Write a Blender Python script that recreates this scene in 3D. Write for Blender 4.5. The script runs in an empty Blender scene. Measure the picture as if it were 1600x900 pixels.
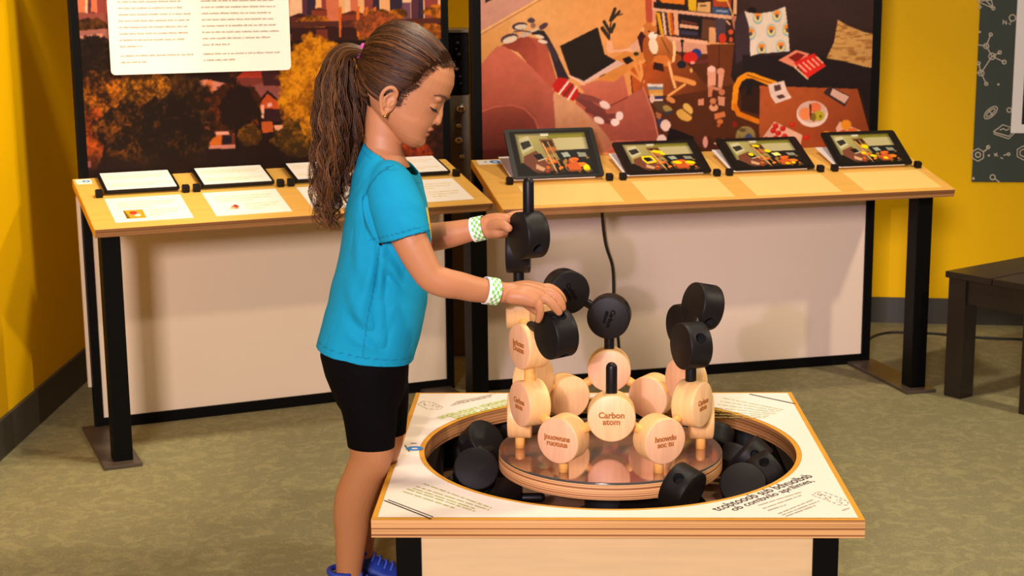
import bpy, bmesh, math, random
import numpy as np
from mathutils import Vector, Matrix
from mathutils.bvhtree import BVHTree
random.seed(7); rng = np.random.default_rng(7)
scene = bpy.context.scene
COL = scene.collection
PI = math.pi
# ---------------------------------------------------------------- camera
CAM_H, F, PITCH, ROLL = 1.353, 2385.9, 0.19214, 0.00976
_f = np.array([0, math.cos(PITCH), -math.sin(PITCH)]); _r = np.array([1., 0, 0]); _d = np.cross(_f, _r)
_c, _s = math.cos(ROLL), math.sin(ROLL)
RIGHT, DOWN, FWD = _c*_r+_s*_d, -_s*_r+_c*_d, _f
EYE = np.array([0, 0, CAM_H])
cd = bpy.data.cameras.new('camera'); cam = bpy.data.objects.new('camera', cd); COL.objects.link(cam)
cd.sensor_width = 36; cd.lens = F/1600*36; cd.clip_start = .05
M = Matrix.Identity(4)
for i in range(3):
    M[i][0], M[i][1], M[i][2], M[i][3] = RIGHT[i], -DOWN[i], -FWD[i], EYE[i]
cam.matrix_world = M
scene.camera = cam
cd.dof.use_dof = True; cd.dof.focus_distance = 3.4; cd.dof.aperture_fstop = 9.0

def ray(px, py): return (px-800)*RIGHT+(py-450)*DOWN+F*FWD
def at(px, py, Y):                       # a measured image point at a known distance Y
    r = ray(px, py); return Vector(EYE+r*(Y/r[1]))
def onz(px, py, z):                      # a measured image point on a known level z
    r = ray(px, py); return Vector(EYE+r*((z-CAM_H)/r[2]))
def proj(P):
    q = np.asarray(P)-EYE
    z = q@FWD
    return 800+F*(q@RIGHT)/z, 450+F*(q@DOWN)/z

# ---------------------------------------------------------------- materials
def lin(c):
    c = np.asarray(c, float)/255.
    return np.where(c <= .04045, c/12.92, ((c+.055)/1.055)**2.4)
def L4(c): return tuple(float(v) for v in lin(c))+(1.,)
MATS = {}
def mat(name, col, rough=.6, metal=0., noise=0., scale=8., stretch=(1, 1, 1), col2=None, bump=0., bscale=None, spec=.5, detail=4, coat=0., coords='Object'):
    if name in MATS: return MATS[name]
    m = bpy.data.materials.new(name); m.use_nodes = True; MATS[name] = m
    nt = m.node_tree; b = nt.nodes['Principled BSDF']
    b.inputs['Roughness'].default_value = rough; b.inputs['Metallic'].default_value = metal
    b.inputs['Specular IOR Level'].default_value = spec
    b.inputs['Coat Weight'].default_value = coat
    b.inputs['Base Color'].default_value = L4(col)
    if noise > 0 or bump > 0 or col2 is not None:
        tc = nt.nodes.new('ShaderNodeTexCoord'); mp = nt.nodes.new('ShaderNodeMapping')
        mp.inputs['Scale'].default_value = stretch
        nt.links.new(tc.outputs[coords], mp.inputs[0])
        nz = nt.nodes.new('ShaderNodeTexNoise'); nz.inputs['Scale'].default_value = scale; nz.inputs['Detail'].default_value = detail
        nt.links.new(mp.outputs[0], nz.inputs['Vector'])
        if noise > 0 or col2 is not None:
            rp = nt.nodes.new('ShaderNodeValToRGB')
            c1 = lin(col); c2 = lin(col2) if col2 is not None else c1*(1-noise)
            rp.color_ramp.elements[0].position = .35; rp.color_ramp.elements[1].position = .65
            rp.color_ramp.elements[0].color = tuple(c2)+(1,); rp.color_ramp.elements[1].color = tuple(c1)+(1,)
            nt.links.new(nz.outputs['Fac'], rp.inputs[0]); nt.links.new(rp.outputs[0], b.inputs['Base Color'])
        if bump > 0:
            bp = nt.nodes.new('ShaderNodeBump'); bp.inputs['Strength'].default_value = bump; bp.inputs['Distance'].default_value = .002
            n2 = nt.nodes.new('ShaderNodeTexNoise'); n2.inputs['Scale'].default_value = bscale or scale*6
            nt.links.new(mp.outputs[0], n2.inputs['Vector'])
            nt.links.new(n2.outputs['Fac'], bp.inputs['Height']); nt.links.new(bp.outputs[0], b.inputs['Normal'])
    return m
def attr_mat(name, rough=.5, spec=.3, bump=0., bscale=300.):
    if name in MATS: return MATS[name]
    m = bpy.data.materials.new(name); m.use_nodes = True; MATS[name] = m
    nt = m.node_tree; b = nt.nodes['Principled BSDF']
    a = nt.nodes.new('ShaderNodeAttribute'); a.attribute_name = 'tint'
    nt.links.new(a.outputs['Color'], b.inputs['Base Color'])
    b.inputs['Roughness'].default_value = rough; b.inputs['Specular IOR Level'].default_value = spec
    if bump:
        tc = nt.nodes.new('ShaderNodeTexCoord'); n2 = nt.nodes.new('ShaderNodeTexNoise'); n2.inputs['Scale'].default_value = bscale
        bp = nt.nodes.new('ShaderNodeBump'); bp.inputs['Strength'].default_value = bump; bp.inputs['Distance'].default_value = .001
        nt.links.new(tc.outputs['Object'], n2.inputs['Vector']); nt.links.new(n2.outputs['Fac'], bp.inputs['Height']); nt.links.new(bp.outputs[0], b.inputs['Normal'])
    return m
def ply_mat(name, c1, c2, axis=2, freq=220.):
    m = bpy.data.materials.new(name); m.use_nodes = True; MATS[name] = m
    nt = m.node_tree; b = nt.nodes['Principled BSDF']; b.inputs['Roughness'].default_value = .55
    tc = nt.nodes.new('ShaderNodeTexCoord')
    mp = nt.nodes.new('ShaderNodeMapping'); sc = [.25, .25, .25]; sc[axis] = freq
    mp.inputs['Scale'].default_value = sc
    nz = nt.nodes.new('ShaderNodeTexNoise'); nz.inputs['Scale'].default_value = 1.; nz.inputs['Detail'].default_value = 1.
    rp = nt.nodes.new('ShaderNodeValToRGB'); e = rp.color_ramp.elements
    e[0].position = .40; e[1].position = .56; e[0].color = L4(c2); e[1].color = L4(c1)
    nt.links.new(tc.outputs['Object'], mp.inputs[0]); nt.links.new(mp.outputs[0], nz.inputs['Vector'])
    nt.links.new(nz.outputs['Fac'], rp.inputs[0]); nt.links.new(rp.outputs[0], b.inputs['Base Color'])
    return m
mat('yellow_wall', (244, 190, 2), .6, noise=.04, scale=3, bump=.05, bscale=200, spec=.12)
mat('skirting', (62, 58, 52), .5, noise=.1, scale=4)
mat('black_metal', (5, 4, 4), .5, noise=.15, scale=20, spec=.12)
mat('base_metal', (74, 62, 52), .42, noise=.15, scale=9)
mat('cream_panel', (226, 204, 182), .5, noise=.03, scale=2)
mat('birch', (232, 178, 84), .45, noise=.10, scale=5, stretch=(1, 8, 1))
mat('birch_edge', (226, 160, 48), .5, noise=.15, scale=6)
mat('front_panel_wood', (240, 205, 160), .45, noise=.10, scale=4, stretch=(1, 4, 9))
mat('paper', (246, 238, 226), .6, noise=.01, scale=4)
mat('sheet', (240, 204, 120), .5, noise=.02, scale=4)
mat('white_print', (248, 236, 222), .38, noise=.01, scale=5)
mat('text_ink', (70, 55, 45), .7); mat('grey_ink', (168, 152, 128), .7); mat('black_ink', (28, 22, 20), .7)
mat('green_ink', (168, 200, 40), .7); mat('olive_ink', (172, 176, 96), .7); mat('blue_ink', (40, 130, 205), .6)
mat('black_plastic', (17, 14, 14), .42, noise=.1, scale=30, spec=.25)
mat('black_rubber', (22, 18, 17), .5, noise=.12, scale=40, bump=.12, bscale=500, spec=.22)
mat('hole_dark', (8, 7, 7), .9, noise=.1)
mat('maple', (248, 198, 140), .42, noise=.13, scale=9, stretch=(14, 1.2, 1.5), bump=.05)
mat('maple_rose', (240, 184, 138), .42, noise=.12, scale=8, stretch=(12, 1.2, 1.5), bump=.05)
mat('peg_wood', (238, 176, 90), .42, noise=.14, scale=10, stretch=(6, 6, 1))
mat('engraving', (176, 108, 44), .8, noise=.2, scale=60)
mat('emboss', (6, 5, 5), .8, spec=.1)
mat('bin_wood', (150, 112, 82), .6, noise=.15, scale=5, stretch=(1, 6, 1))
mat('bin_black', (12, 10, 10), .7, noise=.1)
mat('mirror_disc', (196, 170, 156), .05, metal=.85, noise=.02, scale=3)
mat('acrylic_edge', (70, 74, 66), .2, noise=.05)
mat('bench_wood', (40, 31, 27), .3, noise=.2, scale=6, stretch=(1, 8, 1))
mat('board_green', (44, 56, 40), .6, noise=.08, scale=6)
mat('chalk', (222, 206, 180), .8, noise=.05)
mat('cable', (18, 15, 14), .5, noise=.1)
mat('chrome', (200, 190, 175), .2, metal=1., noise=.02)
mat('rack_grey', (112, 100, 84), .45, metal=.3, noise=.08)
mat('gold', (225, 170, 90), .2, metal=1., noise=.02)
mat('hair_tie', (205, 70, 160), .6, noise=.1, scale=80, bump=.2)
mat('shorts', (8, 6, 6), .9, noise=.1, scale=30, bump=.15, bscale=600, spec=.08)
mat('shoe_blue', (24, 58, 170), .6, noise=.15, scale=40, bump=.2)
mat('shoe_sole', (30, 40, 110), .6, noise=.1)
mat('shoe_lace', (60, 95, 215), .6, noise=.1)
mat('sock', (236, 220, 222), .8, noise=.05)
mat('band_white', (244, 240, 228), .5, noise=.02); mat('band_green', (120, 200, 90), .5, noise=.05)
mat('lash', (30, 18, 14), .6); mat('brow', (88, 50, 28), .8); mat('eye_white', (222, 212, 200), .25); mat('iris', (52, 30, 18), .2)
ply_mat('ply_edge', (240, 180, 118), (150, 92, 50))
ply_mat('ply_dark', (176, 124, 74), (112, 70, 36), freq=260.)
attr_mat('print', .5, .12); attr_mat('skin', .5, .35, .06, 400.); attr_mat('hair', .46, .32); attr_mat('hair_base', .95, .03); attr_mat('cotton', .85, .2, .12, 900.)

# floor carpet
def carpet():
    m = bpy.data.materials.new('carpet'); m.use_nodes = True; MATS['carpet'] = m
    nt = m.node_tree; b = nt.nodes['Principled BSDF']; b.inputs['Roughness'].default_value = .9; b.inputs['Specular IOR Level'].default_value = .15
    tc = nt.nodes.new('ShaderNodeTexCoord')
    n1 = nt.nodes.new('ShaderNodeTexNoise'); n1.inputs['Scale'].default_value = 22.; n1.inputs['Detail'].default_value = 3.; n1.inputs['Distortion'].default_value = 1.2
    n2 = nt.nodes.new('ShaderNodeTexNoise'); n2.inputs['Scale'].default_value = 160.; n2.inputs['Detail'].default_value = 2.
    r1 = nt.nodes.new('ShaderNodeValToRGB'); r1.color_ramp.elements[0].position = .46; r1.color_ramp.elements[1].position = .66
    r1.color_ramp.elements[0].color = L4((136, 129, 95)); r1.color_ramp.elements[1].color = L4((152, 144, 104))
    mx = nt.nodes.new('ShaderNodeMix'); mx.data_type = 'RGBA'; mx.blend_type = 'MULTIPLY'; mx.inputs[0].default_value = .5
    r2 = nt.nodes.new('ShaderNodeValToRGB'); r2.color_ramp.elements[0].position = .35; r2.color_ramp.elements[1].position = .65
    r2.color_ramp.elements[0].color = (.62, .62, .62, 1)
    for n in (n1, n2): nt.links.new(tc.outputs['Object'], n.inputs['Vector'])
    nt.links.new(n1.outputs['Fac'], r1.inputs[0]); nt.links.new(n2.outputs['Fac'], r2.inputs[0])
    nt.links.new(r1.outputs[0], mx.inputs[6]); nt.links.new(r2.outputs[0], mx.inputs[7]); nt.links.new(mx.outputs[2], b.inputs['Base Color'])
    bp = nt.nodes.new('ShaderNodeBump'); bp.inputs['Strength'].default_value = .25; bp.inputs['Distance'].default_value = .003
    nt.links.new(n2.outputs['Fac'], bp.inputs['Height']); nt.links.new(bp.outputs[0], b.inputs['Normal'])
carpet()

# ---------------------------------------------------------------- mesh helpers
def link(name, me, m=None, parent=None, mw=None):
    o = bpy.data.objects.new(name, me); COL.objects.link(o)
    if m is not None and me is not None:
        for x in (m if isinstance(m, (list, tuple)) else [m]): me.materials.append(MATS[x])
    if parent is not None: o.parent = parent
    if mw is not None: o.matrix_local = mw
    return o
def bmobj(name, bm, m, parent=None, mw=None, smooth=False):
    me = bpy.data.meshes.new(name); bmesh.ops.recalc_face_normals(bm, faces=bm.faces[:]); bm.to_mesh(me); bm.free()
    if smooth:
        for p in me.polygons: p.use_smooth = True
    return link(name, me, m, parent, mw)
def smart(o, ang=40):
    me = o.data
    for p in me.polygons: p.use_smooth = True
    bm = bmesh.new(); bm.from_mesh(me)
    for e in bm.edges:
        if len(e.link_faces) == 2 and e.calc_face_angle(0) > math.radians(ang): e.smooth = False
    bm.to_mesh(me); bm.free(); return o
def tag(o, label=None, cat=None, group=None, kind=None):
    if label: o['label'] = label
    if cat: o['category'] = cat
    if group: o['group'] = group
    if kind: o['kind'] = kind
    return o
def empty(name, label, cat, group=None, mw=None):
    o = bpy.data.objects.new(name, None); COL.objects.link(o); o.empty_display_size = .05
    if mw is not None: o.matrix_world = mw
    return tag(o, label, cat, group)
def add_box(bm, x0, x1, y0, y1, z0, z1, bev=0.):
    r = bmesh.ops.create_cube(bm, size=1.)
    vs = r['verts']
    for v in vs: v.co = Vector(((x0+x1)/2+v.co.x*(x1-x0), (y0+y1)/2+v.co.y*(y1-y0), (z0+z1)/2+v.co.z*(z1-z0)))
    if bev:
        es = list({e for v in vs for e in v.link_edges})
        bmesh.ops.bevel(bm, geom=es, offset=bev, segments=2, affect='EDGES', profile=.6)
def box(name, m, parent, x0, x1, y0, y1, z0, z1, bev=.002, mw=None):
    bm = bmesh.new(); add_box(bm, x0, x1, y0, y1, z0, z1, bev); return bmobj(name, bm, m, parent, mw)
def add_loft(bm, rings, cap=True):
    vr = [[bm.verts.new(p) for p in r] for r in rings]
    n = len(vr[0])
    for a, b in zip(vr, vr[1:]):
        for i in range(n): bm.faces.new((a[i], a[(i+1) % n], b[(i+1) % n], b[i]))
    if cap: bm.faces.new(vr[0][::-1]); bm.faces.new(vr[-1])
    return vr
def spline(pts, n):
    pts = [Vector(p) for p in pts]; out = []
    P = [2*pts[0]-pts[1]]+pts+[2*pts[-1]-pts[-2]]
    for i in range(1, len(P)-2):
        for k in range(n):
            t = k/n; a, b, c, d = P[i-1], P[i], P[i+1], P[i+2]
            out.append(.5*((2*b)+(c-a)*t+(2*a-5*b+4*c-d)*t*t+(3*b-a-3*c+d)*t**3))
    out.append(pts[-1]); return out
def add_tube(bm, pts, rad, seg=12, round_end=True, flat=1., flat_dir=None, cap=True):
    pts = [Vector(p) for p in pts]
    if not hasattr(rad, '__len__'): rad = [rad]*len(pts)
    rad = list(rad)
    if len(rad) != len(pts):
        x = np.linspace(0, 1, len(rad)); rad = list(np.interp(np.linspace(0, 1, len(pts)), x, rad))
    if round_end:
        d0 = (pts[0]-pts[1]).normalized(); d1 = (pts[-1]-pts[-2]).normalized()
        pre = [(pts[0]+d0*rad[0]*math.sin(a), rad[0]*math.cos(a)) for a in (1.35, .9, .45)]
        post = [(pts[-1]+d1*rad[-1]*math.sin(a), rad[-1]*math.cos(a)) for a in (.45, .9, 1.35)]
        pts = [p for p, _ in pre]+pts+[p for p, _ in post]; rad = [r for _, r in pre]+rad+[r for _, r in post]
    rings = []; nrm = None
    for i, p in enumerate(pts):
        t = (pts[min(i+1, len(pts)-1)]-pts[max(i-1, 0)]).normalized()
        if nrm is None:
            h = flat_dir or (Vector((0, 1, 0)) if abs(t.y) < .9 else Vector((1, 0, 0)))
            nrm = (h-t*h.dot(t)).normalized()
        else: nrm = (nrm-t*nrm.dot(t)).normalized()
        bt = t.cross(nrm)
        rings.append([p+(nrm*math.cos(2*PI*k/seg)*flat+bt*math.sin(2*PI*k/seg))*rad[i] for k in range(seg)])
    add_loft(bm, rings, cap)
def tube(name, m, parent, pts, rad, seg=12, round_end=True, mw=None):
    bm = bmesh.new(); add_tube(bm, pts, rad, seg, round_end); return bmobj(name, bm, m, parent, mw, smooth=True)
def add_lathe(bm, prof, seg=48):          # prof: (r, z) list, closed solid
    rings = [[Vector((r*math.cos(2*PI*k/seg), r*math.sin(2*PI*k/seg), z)) for k in range(seg)] for r, z in prof]
    add_loft(bm, rings, True)
def add_ell(bm, c, rx, ry, rz, axes=None, seg=24):
    r = bmesh.ops.create_uvsphere(bm, u_segments=seg, v_segments=seg//2, radius=1.)
    A = axes or (Vector((1, 0, 0)), Vector((0, 1, 0)), Vector((0, 0, 1)))
    for v in r['verts']:
        p = v.co; v.co = Vector(c)+A[0]*(p.x*rx)+A[1]*(p.y*ry)+A[2]*(p.z*rz)
def evaluated(o):
    dg = bpy.context.evaluated_depsgraph_get(); dg.update()
    return bpy.data.meshes.new_from_object(o.evaluated_get(dg))
def fuse(bm, voxel, smooth=4, fac=.5):
    me = bpy.data.meshes.new('tmp'); bmesh.ops.recalc_face_normals(bm, faces=bm.faces[:]); bm.to_mesh(me); bm.free()
    o = bpy.data.objects.new('tmp', me); COL.objects.link(o)
    r = o.modifiers.new('r', 'REMESH'); r.mode = 'VOXEL'; r.voxel_size = voxel; r.use_smooth_shade = True
    s = o.modifiers.new('s', 'SMOOTH'); s.iterations = smooth; s.factor = fac
    out = evaluated(o); bpy.data.objects.remove(o); bpy.data.meshes.remove(me)
    for p in out.polygons: p.use_smooth = True
    return out
def coords(me):
    a = np.empty(len(me.vertices)*3); me.vertices.foreach_get('co', a); return a.reshape(-1, 3)
def tint(me, rgb):                        # rgb in 0..255 per vertex
    a = me.attributes.new('tint', 'FLOAT_COLOR', 'POINT')
    c = np.ones((len(me.vertices), 4), np.float32); c[:, :3] = lin(rgb); a.data.foreach_set('color', c.ravel())
def text_mesh(s, size=1., ext=0., font_w=1., bold=0.):
    cu = bpy.data.curves.new('t', 'FONT'); cu.body = s; cu.size = size; cu.align_x = 'CENTER'; cu.align_y = 'CENTER'; cu.extrude = ext; cu.offset = bold
    cu.space_line = .8
    o = bpy.data.objects.new('t', cu); COL.objects.link(o)
    me = evaluated(o); bpy.data.objects.remove(o); bpy.data.curves.remove(cu)
    if font_w != 1.:
        for v in me.vertices: v.co.x *= font_w
    me.materials.clear(); return me
def axes_mw(p, x, y, z):
    m = Matrix.Identity(4)
    for i in range(3): m[i][0], m[i][1], m[i][2], m[i][3] = x[i], y[i], z[i], p[i]
    return m

# ---------------------------------------------------------------- flat painted prints (a grid of coloured vertices)
def vnoise(X, Y, sc, seed=0, octs=3):
    r = np.random.default_rng(seed); out = np.zeros_like(X); amp = 1.; tot = 0.
    for o in range(octs):
        g = r.random((64, 64)); x = X/sc; y = Y/sc
        xi = np.floor(x).astype(int); yi = np.floor(y).astype(int); fx = x-xi; fy = y-yi
        fx = fx*fx*(3-2*fx); fy = fy*fy*(3-2*fy)
        a = g[yi % 64, xi % 64]; b = g[yi % 64, (xi+1) % 64]; c = g[(yi+1) % 64, xi % 64]; d = g[(yi+1) % 64, (xi+1) % 64]
        out += amp*((a*(1-fx)+b*fx)*(1-fy)+(c*(1-fx)+d*fx)*fy); tot += amp; amp *= .55; sc /= 2.1
    return out/tot
class Canvas:
    def __init__(s, X, Y, bg=(0, 0, 0)):
        s.X, s.Y = X, Y; s.c = np.empty(X.shape+(3,)); s.c[:] = bg
    def put(s, m, col, a=1.):
        col = np.asarray(col, float); w = (m*a)[..., None]
        s.c[:] = s.c*(1-w)+col*w
    def inside(s, pts):
        X, Y = s.X, s.Y; m = np.zeros(X.shape, bool); n = len(pts)
        for i in range(n):
            x0, y0 = pts[i]; x1, y1 = pts[(i+1) % n]
            if y0 == y1: continue
            m ^= ((Y > y0) != (Y > y1)) & (X < (x1-x0)*(Y-y0)/(y1-y0)+x0)
        return m.astype(float)
    def poly(s, pts, col, a=1.): s.put(s.inside(pts), col, a)
    def gpoly(s, pts, c0, c1, p0, p1, a=1.):      # gradient from c0 at p0 to c1 at p1
        d = np.subtract(p1, p0); t = np.clip(((s.X-p0[0])*d[0]+(s.Y-p0[1])*d[1])/(d@d), 0, 1)[..., None]
        w = (s.inside(pts)*a)[..., None]; s.c[:] = s.c*(1-w)+(np.asarray(c0, float)*(1-t)+np.asarray(c1, float)*t)*w
    def emask(s, x, y, rx, ry, rot=0.):
        c, n = math.cos(rot), math.sin(rot); u = (s.X-x)*c+(s.Y-y)*n; v = -(s.X-x)*n+(s.Y-y)*c
        return (u/rx)**2+(v/ry)**2
    def ell(s, x, y, rx, ry, col, rot=0., a=1., soft=0.):
        q = np.sqrt(s.emask(x, y, rx, ry, rot)); m = np.clip((1-q)/max(soft, 1e-3), 0, 1) if soft else (q < 1).astype(float)
        s.put(m, col, a)
    def line(s, pts, w, col, a=1.):
        m = np.zeros(s.X.shape, bool)
        for (x0, y0), (x1, y1) in zip(pts, pts[1:]):
            dx, dy = x1-x0, y1-y0; l = dx*dx+dy*dy or 1e-9
            t = np.clip(((s.X-x0)*dx+(s.Y-y0)*dy)/l, 0, 1)
            m |= (s.X-x0-t*dx)**2+(s.Y-y0-t*dy)**2 < (w/2)**2
        s.put(m.astype(float), col, a)
    def tree(s, x, y, rx, ry, dark, light, seed, thr=.5, sc=14, edge=.35):
        n = vnoise(s.X, s.Y, sc, seed, 4); q = np.sqrt(s.emask(x, y, rx, ry))+(n-.5)*edge*2
        m = np.clip((1-q)*12, 0, 1)
        n2 = vnoise(s.X+31, s.Y+77, sc*.7, seed+1, 4)
        n3 = vnoise(s.X+5, s.Y+9, max(2.2, sc*.22), seed+7, 2); lo = vnoise(s.X+3, s.Y+5, sc*2.2, seed+9, 2)
        hl = np.clip((n2*.55+n3*.35+lo*.25-.075-thr)*3.4+.25, 0, 1)[..., None]
        col = np.asarray(dark, float)*(1-hl)+np.asarray(light, float)*hl
        s.c[:] = s.c*(1-m[..., None])+col*m[..., None]
    def words(s, x0, x1, y, h, col, seed, slope=0., a=1.):
        r = random.Random(seed); x = x0
        while x < x1-4:
            w = min(r.uniform(.8, 3.2)*h*2.2, x1-x)
            n = vnoise(s.X*1.0, s.Y*0+seed, 3.0, seed, 2)
            yc = y+slope*(s.X-x0)
            m = ((s.X > x) & (s.X < x+w) & (np.abs(s.Y-yc) < h/2)).astype(float)*(.55+.45*(n > .5))
            s.put(m, col, a); x += w+h*1.1
def _finish(cv, gain, seed, blur=1, grain=.04):
    c = cv.c
    for _ in range(blur):
        p = np.pad(c, ((1, 1), (1, 1), (0, 0)), 'edge')
        c = (p[1:-1, 1:-1]*2+p[:-2, 1:-1]+p[2:, 1:-1]+p[1:-1, :-2]+p[1:-1, 2:])/6
    n = (vnoise(cv.X, cv.Y, 9, seed, 3)-.5)*grain*2+(vnoise(cv.X, cv.Y, 60, seed+1, 2)-.5)*grain*1.6
    cv.c[:] = 255*(np.clip(c*gain/255, 0, 1)**1.13)*(1+n[..., None])
def grid_print(name, cv, pts, parent, mw=None, m='print'):
    ny, nx = cv.X.shape
    me = bpy.data.meshes.new(name)
    idx = np.arange(nx*ny).reshape(ny, nx)
    q = np.stack([idx[:-1, :-1], idx[:-1, 1:], idx[1:, 1:], idx[1:, :-1]], -1).reshape(-1, 4)
    me.vertices.add(nx*ny); me.vertices.foreach_set('co', pts.reshape(-1).astype(np.float32))
    me.loops.add(q.size); me.loops.foreach_set('vertex_index', q.ravel().astype(np.int32))
    me.polygons.add(len(q)); me.polygons.foreach_set('loop_start', np.arange(0, q.size, 4, dtype=np.int32)); me.polygons.foreach_set('loop_total', np.full(len(q), 4, np.int32))
    me.update(calc_edges=True)
    tint(me, np.clip(cv.c, 0, 255).reshape(-1, 3))
    return link(name, me, m, parent, mw)
# ---------------------------------------------------------------- the room
def slabobj(name, m, pts, thick, kind='structure'):      # pts: ground line a->b, wall from z0 to z1
    a, b, z0, z1 = pts; a = Vector(a); b = Vector(b); d = (b-a).normalized(); n = Vector((-d.y, d.x, 0))
    bm = bmesh.new(); add_box(bm, 0, (b-a).length, 0, thick, z0, z1)
    o = bmobj(name, bm, m, None, axes_mw((a.x, a.y, 0), d, n, (0, 0, 1))); o['kind'] = kind; return o
bm = bmesh.new(); add_box(bm, -1.8, 3.4, .6, 7.2, -.05, 0); o = bmobj('floor', bm, 'carpet'); o['kind'] = 'structure'
WL = -1.532
slabobj('wall_left', 'yellow_wall', ((WL, 1.6, 0), (WL, 6.7, 0), 0, 2.4), .1)
wd = Vector((math.cos(math.radians(-9.2)), math.sin(math.radians(-9.2)), 0)); wp = Vector((1.528, 6.145, 0))
wa = wp-wd*3.12; wb = wp+wd*1.9; wn = Vector((-wd.y, wd.x, 0))
slabobj('wall_back', 'yellow_wall', (wa, wb, 0, 2.4), .1)
slabobj('baseboard_left', 'skirting', ((WL+.012, 1.6, 0), (WL+.012, 6.6, 0), 0, .115), .012)
slabobj('baseboard_back', 'skirting', (wa-wn*.012, wb-wn*.012, 0, .105), .012)

# ---------------------------------------------------------------- exhibit stands
def frame_mw(o, yaw):
    c, s = math.cos(math.radians(yaw)), math.sin(math.radians(yaw))
    return axes_mw((o[0], o[1], 0), (c, s, 0), (-s, c, 0), (0, 0, 1))
FL = frame_mw((-1.322, 4.665), 23.0); FR = frame_mw((-.125, 5.092), 14.0)
def slope_mw(zb, zf, dep):      # countertop surface frame: x along, y away from the viewer, z up; origin at its back edge
    a = math.atan2(zb-zf, dep)
    return axes_mw((0, 0, zb), (1, 0, 0), (0, math.cos(a), math.sin(a)), (0, -math.sin(a), math.cos(a)))
SL = slope_mw(.80, .70, .43); SR = slope_mw(.80, .69, .45)
def stand(name, label, FW, SW, W, c0, c1, depth, legs, post_w, zlow):
    r = empty(name, label, 'display stand', None, FW)
    for s0 in (0, W-post_w): box('post', 'black_metal', r, s0, s0+post_w, -.002, .04, 0, 1.62)
    box('bottom_rail', 'black_metal', r, post_w, W-post_w, 0, .04, 0, zlow)
    box('middle_rail', 'black_metal', r, post_w, W-post_w, .002, .04, .735, .80)
    box('top_rail', 'black_metal', r, post_w, W-post_w, .002, .04, 1.585, 1.62)
    box('lower_panel', 'cream_panel', r, post_w, W-post_w, .006, .03, zlow, .735, 0)
    box('back_board', 'cream_panel', r, -.009 if W < 1.3 else .004, W-.004, .045, .062, .13, .74, 0)
    ct = box('countertop', ['birch'], r, c0, c1, -depth, 0, -.026, 0, .0015, SW)
    fe = box('front_edge', 'ply_dark', ct, c0+.001, c1-.001, -depth-.0012, -depth, -.0255, -.0008, 0)
    box('side_edge', 'birch_edge', ct, c0-.0012, c0, -depth+.001, -.001, -.0255, -.0008, 0)
    box('side_edge', 'birch_edge', ct, c1, c1+.0012, -depth+.001, -.001, -.0255, -.0008, 0)
    for s0 in legs:
        box('leg', 'black_metal', r, s0, s0+.055, -.405, -.34, .008, .685)
        box('base_plate', 'base_metal', r, s0-.035, s0+.075, -.445, .02, 0, .011, .002)
    return r
LS = stand('exhibit_stand', 'exhibit stand with autumn city picture, white text board and sloped wooden countertop', FL, SL, 1.216, -.022, 1.196, .432, (-.005, 1.125), .026, .036)
RS = stand('exhibit_stand', 'exhibit stand with messy living room picture above sloped wooden countertop', FR, SR, 1.478, -.007, 1.540, .452, (1.425,), .032, .036)

def panel_canvas(FW, s0, s1, z0, z1, per_m):
    nx, nz = int((s1-s0)*per_m), int((z1-z0)*per_m)
    S, Z = np.meshgrid(np.linspace(s0, s1, nx), np.linspace(z0, z1, nz))
    P = np.stack([S, np.full_like(S, .0005), Z], -1)
    W = np.array(FW); Q = P@W[:3, :3].T+W[:3, 3]
    q = Q-EYE; dz = q@FWD
    return Canvas(800+F*(q@RIGHT)/dz, 450+F*(q@DOWN)/dz, (40, 25, 18)), P

# --- left print: a town among autumn trees at sunset
cv, P = panel_canvas(FL, .026, 1.19, .80, 1.585, 470)
X, Y = cv.X, cv.Y
cv.gpoly([(0, -400), (800, -400), (800, 30), (0, 30)], (205, 150, 160), (238, 178, 120), (400, -300), (400, 20))
r = random.Random(3)
for i in range(90):            # far towers
    x = r.uniform(100, 710); w = r.uniform(6, 22); h = r.uniform(5, 190)*r.random()
    cv.poly([(x, 40), (x, 5-h), (x+w, 5-h), (x+w, 40)], r.choice([(150, 70, 62), (96, 52, 66), (214, 120, 84), (120, 80, 96), (236, 190, 150), (60, 42, 60)]))
for i in range(70):            # rows of town roofs
    x = r.uniform(100, 720); y = r.uniform(12, 95); w = r.uniform(12, 46); h = r.uniform(6, 18)
    c = r.choice([(140, 62, 40), (98, 44, 36), (172, 84, 52), (70, 36, 34), (120, 58, 60), (190, 110, 90)])
    cv.poly([(x, y), (x+w, y-1), (x+w, y+h), (x, y+h)], c); cv.poly([(x-1, y), (x+w/2, y-h*.5), (x+w+1, y)], tuple(int(v*.75) for v in c))
for i in range(26):
    cv.tree(r.uniform(110, 720), r.uniform(18, 60), r.uniform(12, 30), r.uniform(5, 12), (86, 50, 14), (206, 118, 26), 40+i, .42, 10)
cv.poly([(440, 35), (690, 28), (690, 36), (440, 44)], (92, 46, 36))
cv.poly([(456, 44), (560, 42), (560, 66), (456, 68)], (62, 30, 26)); cv.poly([(494, 46), (512, 46), (512, 66), (494, 66)], (120, 56, 40))
cv.poly([(458, 68), (545, 66), (545, 88), (460, 92)], (190, 120, 92))
for x in (529, 557, 570, 583): cv.poly([(x, 12), (x+5, 10), (x+4, 58), (x+1, 58)], (218, 112, 40))
cv.tree(590, 40, 40, 20, (110, 60, 30), (190, 92, 40), 5, .45, 9)
cv.tree(668, 62, 40, 26, (120, 62, 20), (224, 132, 24), 8, .42, 9)
cv.poly([(100, 20), (170, 20), (170, 36), (100, 40)], (150, 80, 70)); cv.tree(140, 40, 34, 12, (58, 34, 12), (110, 62, 18), 17, .5, 9)
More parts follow.
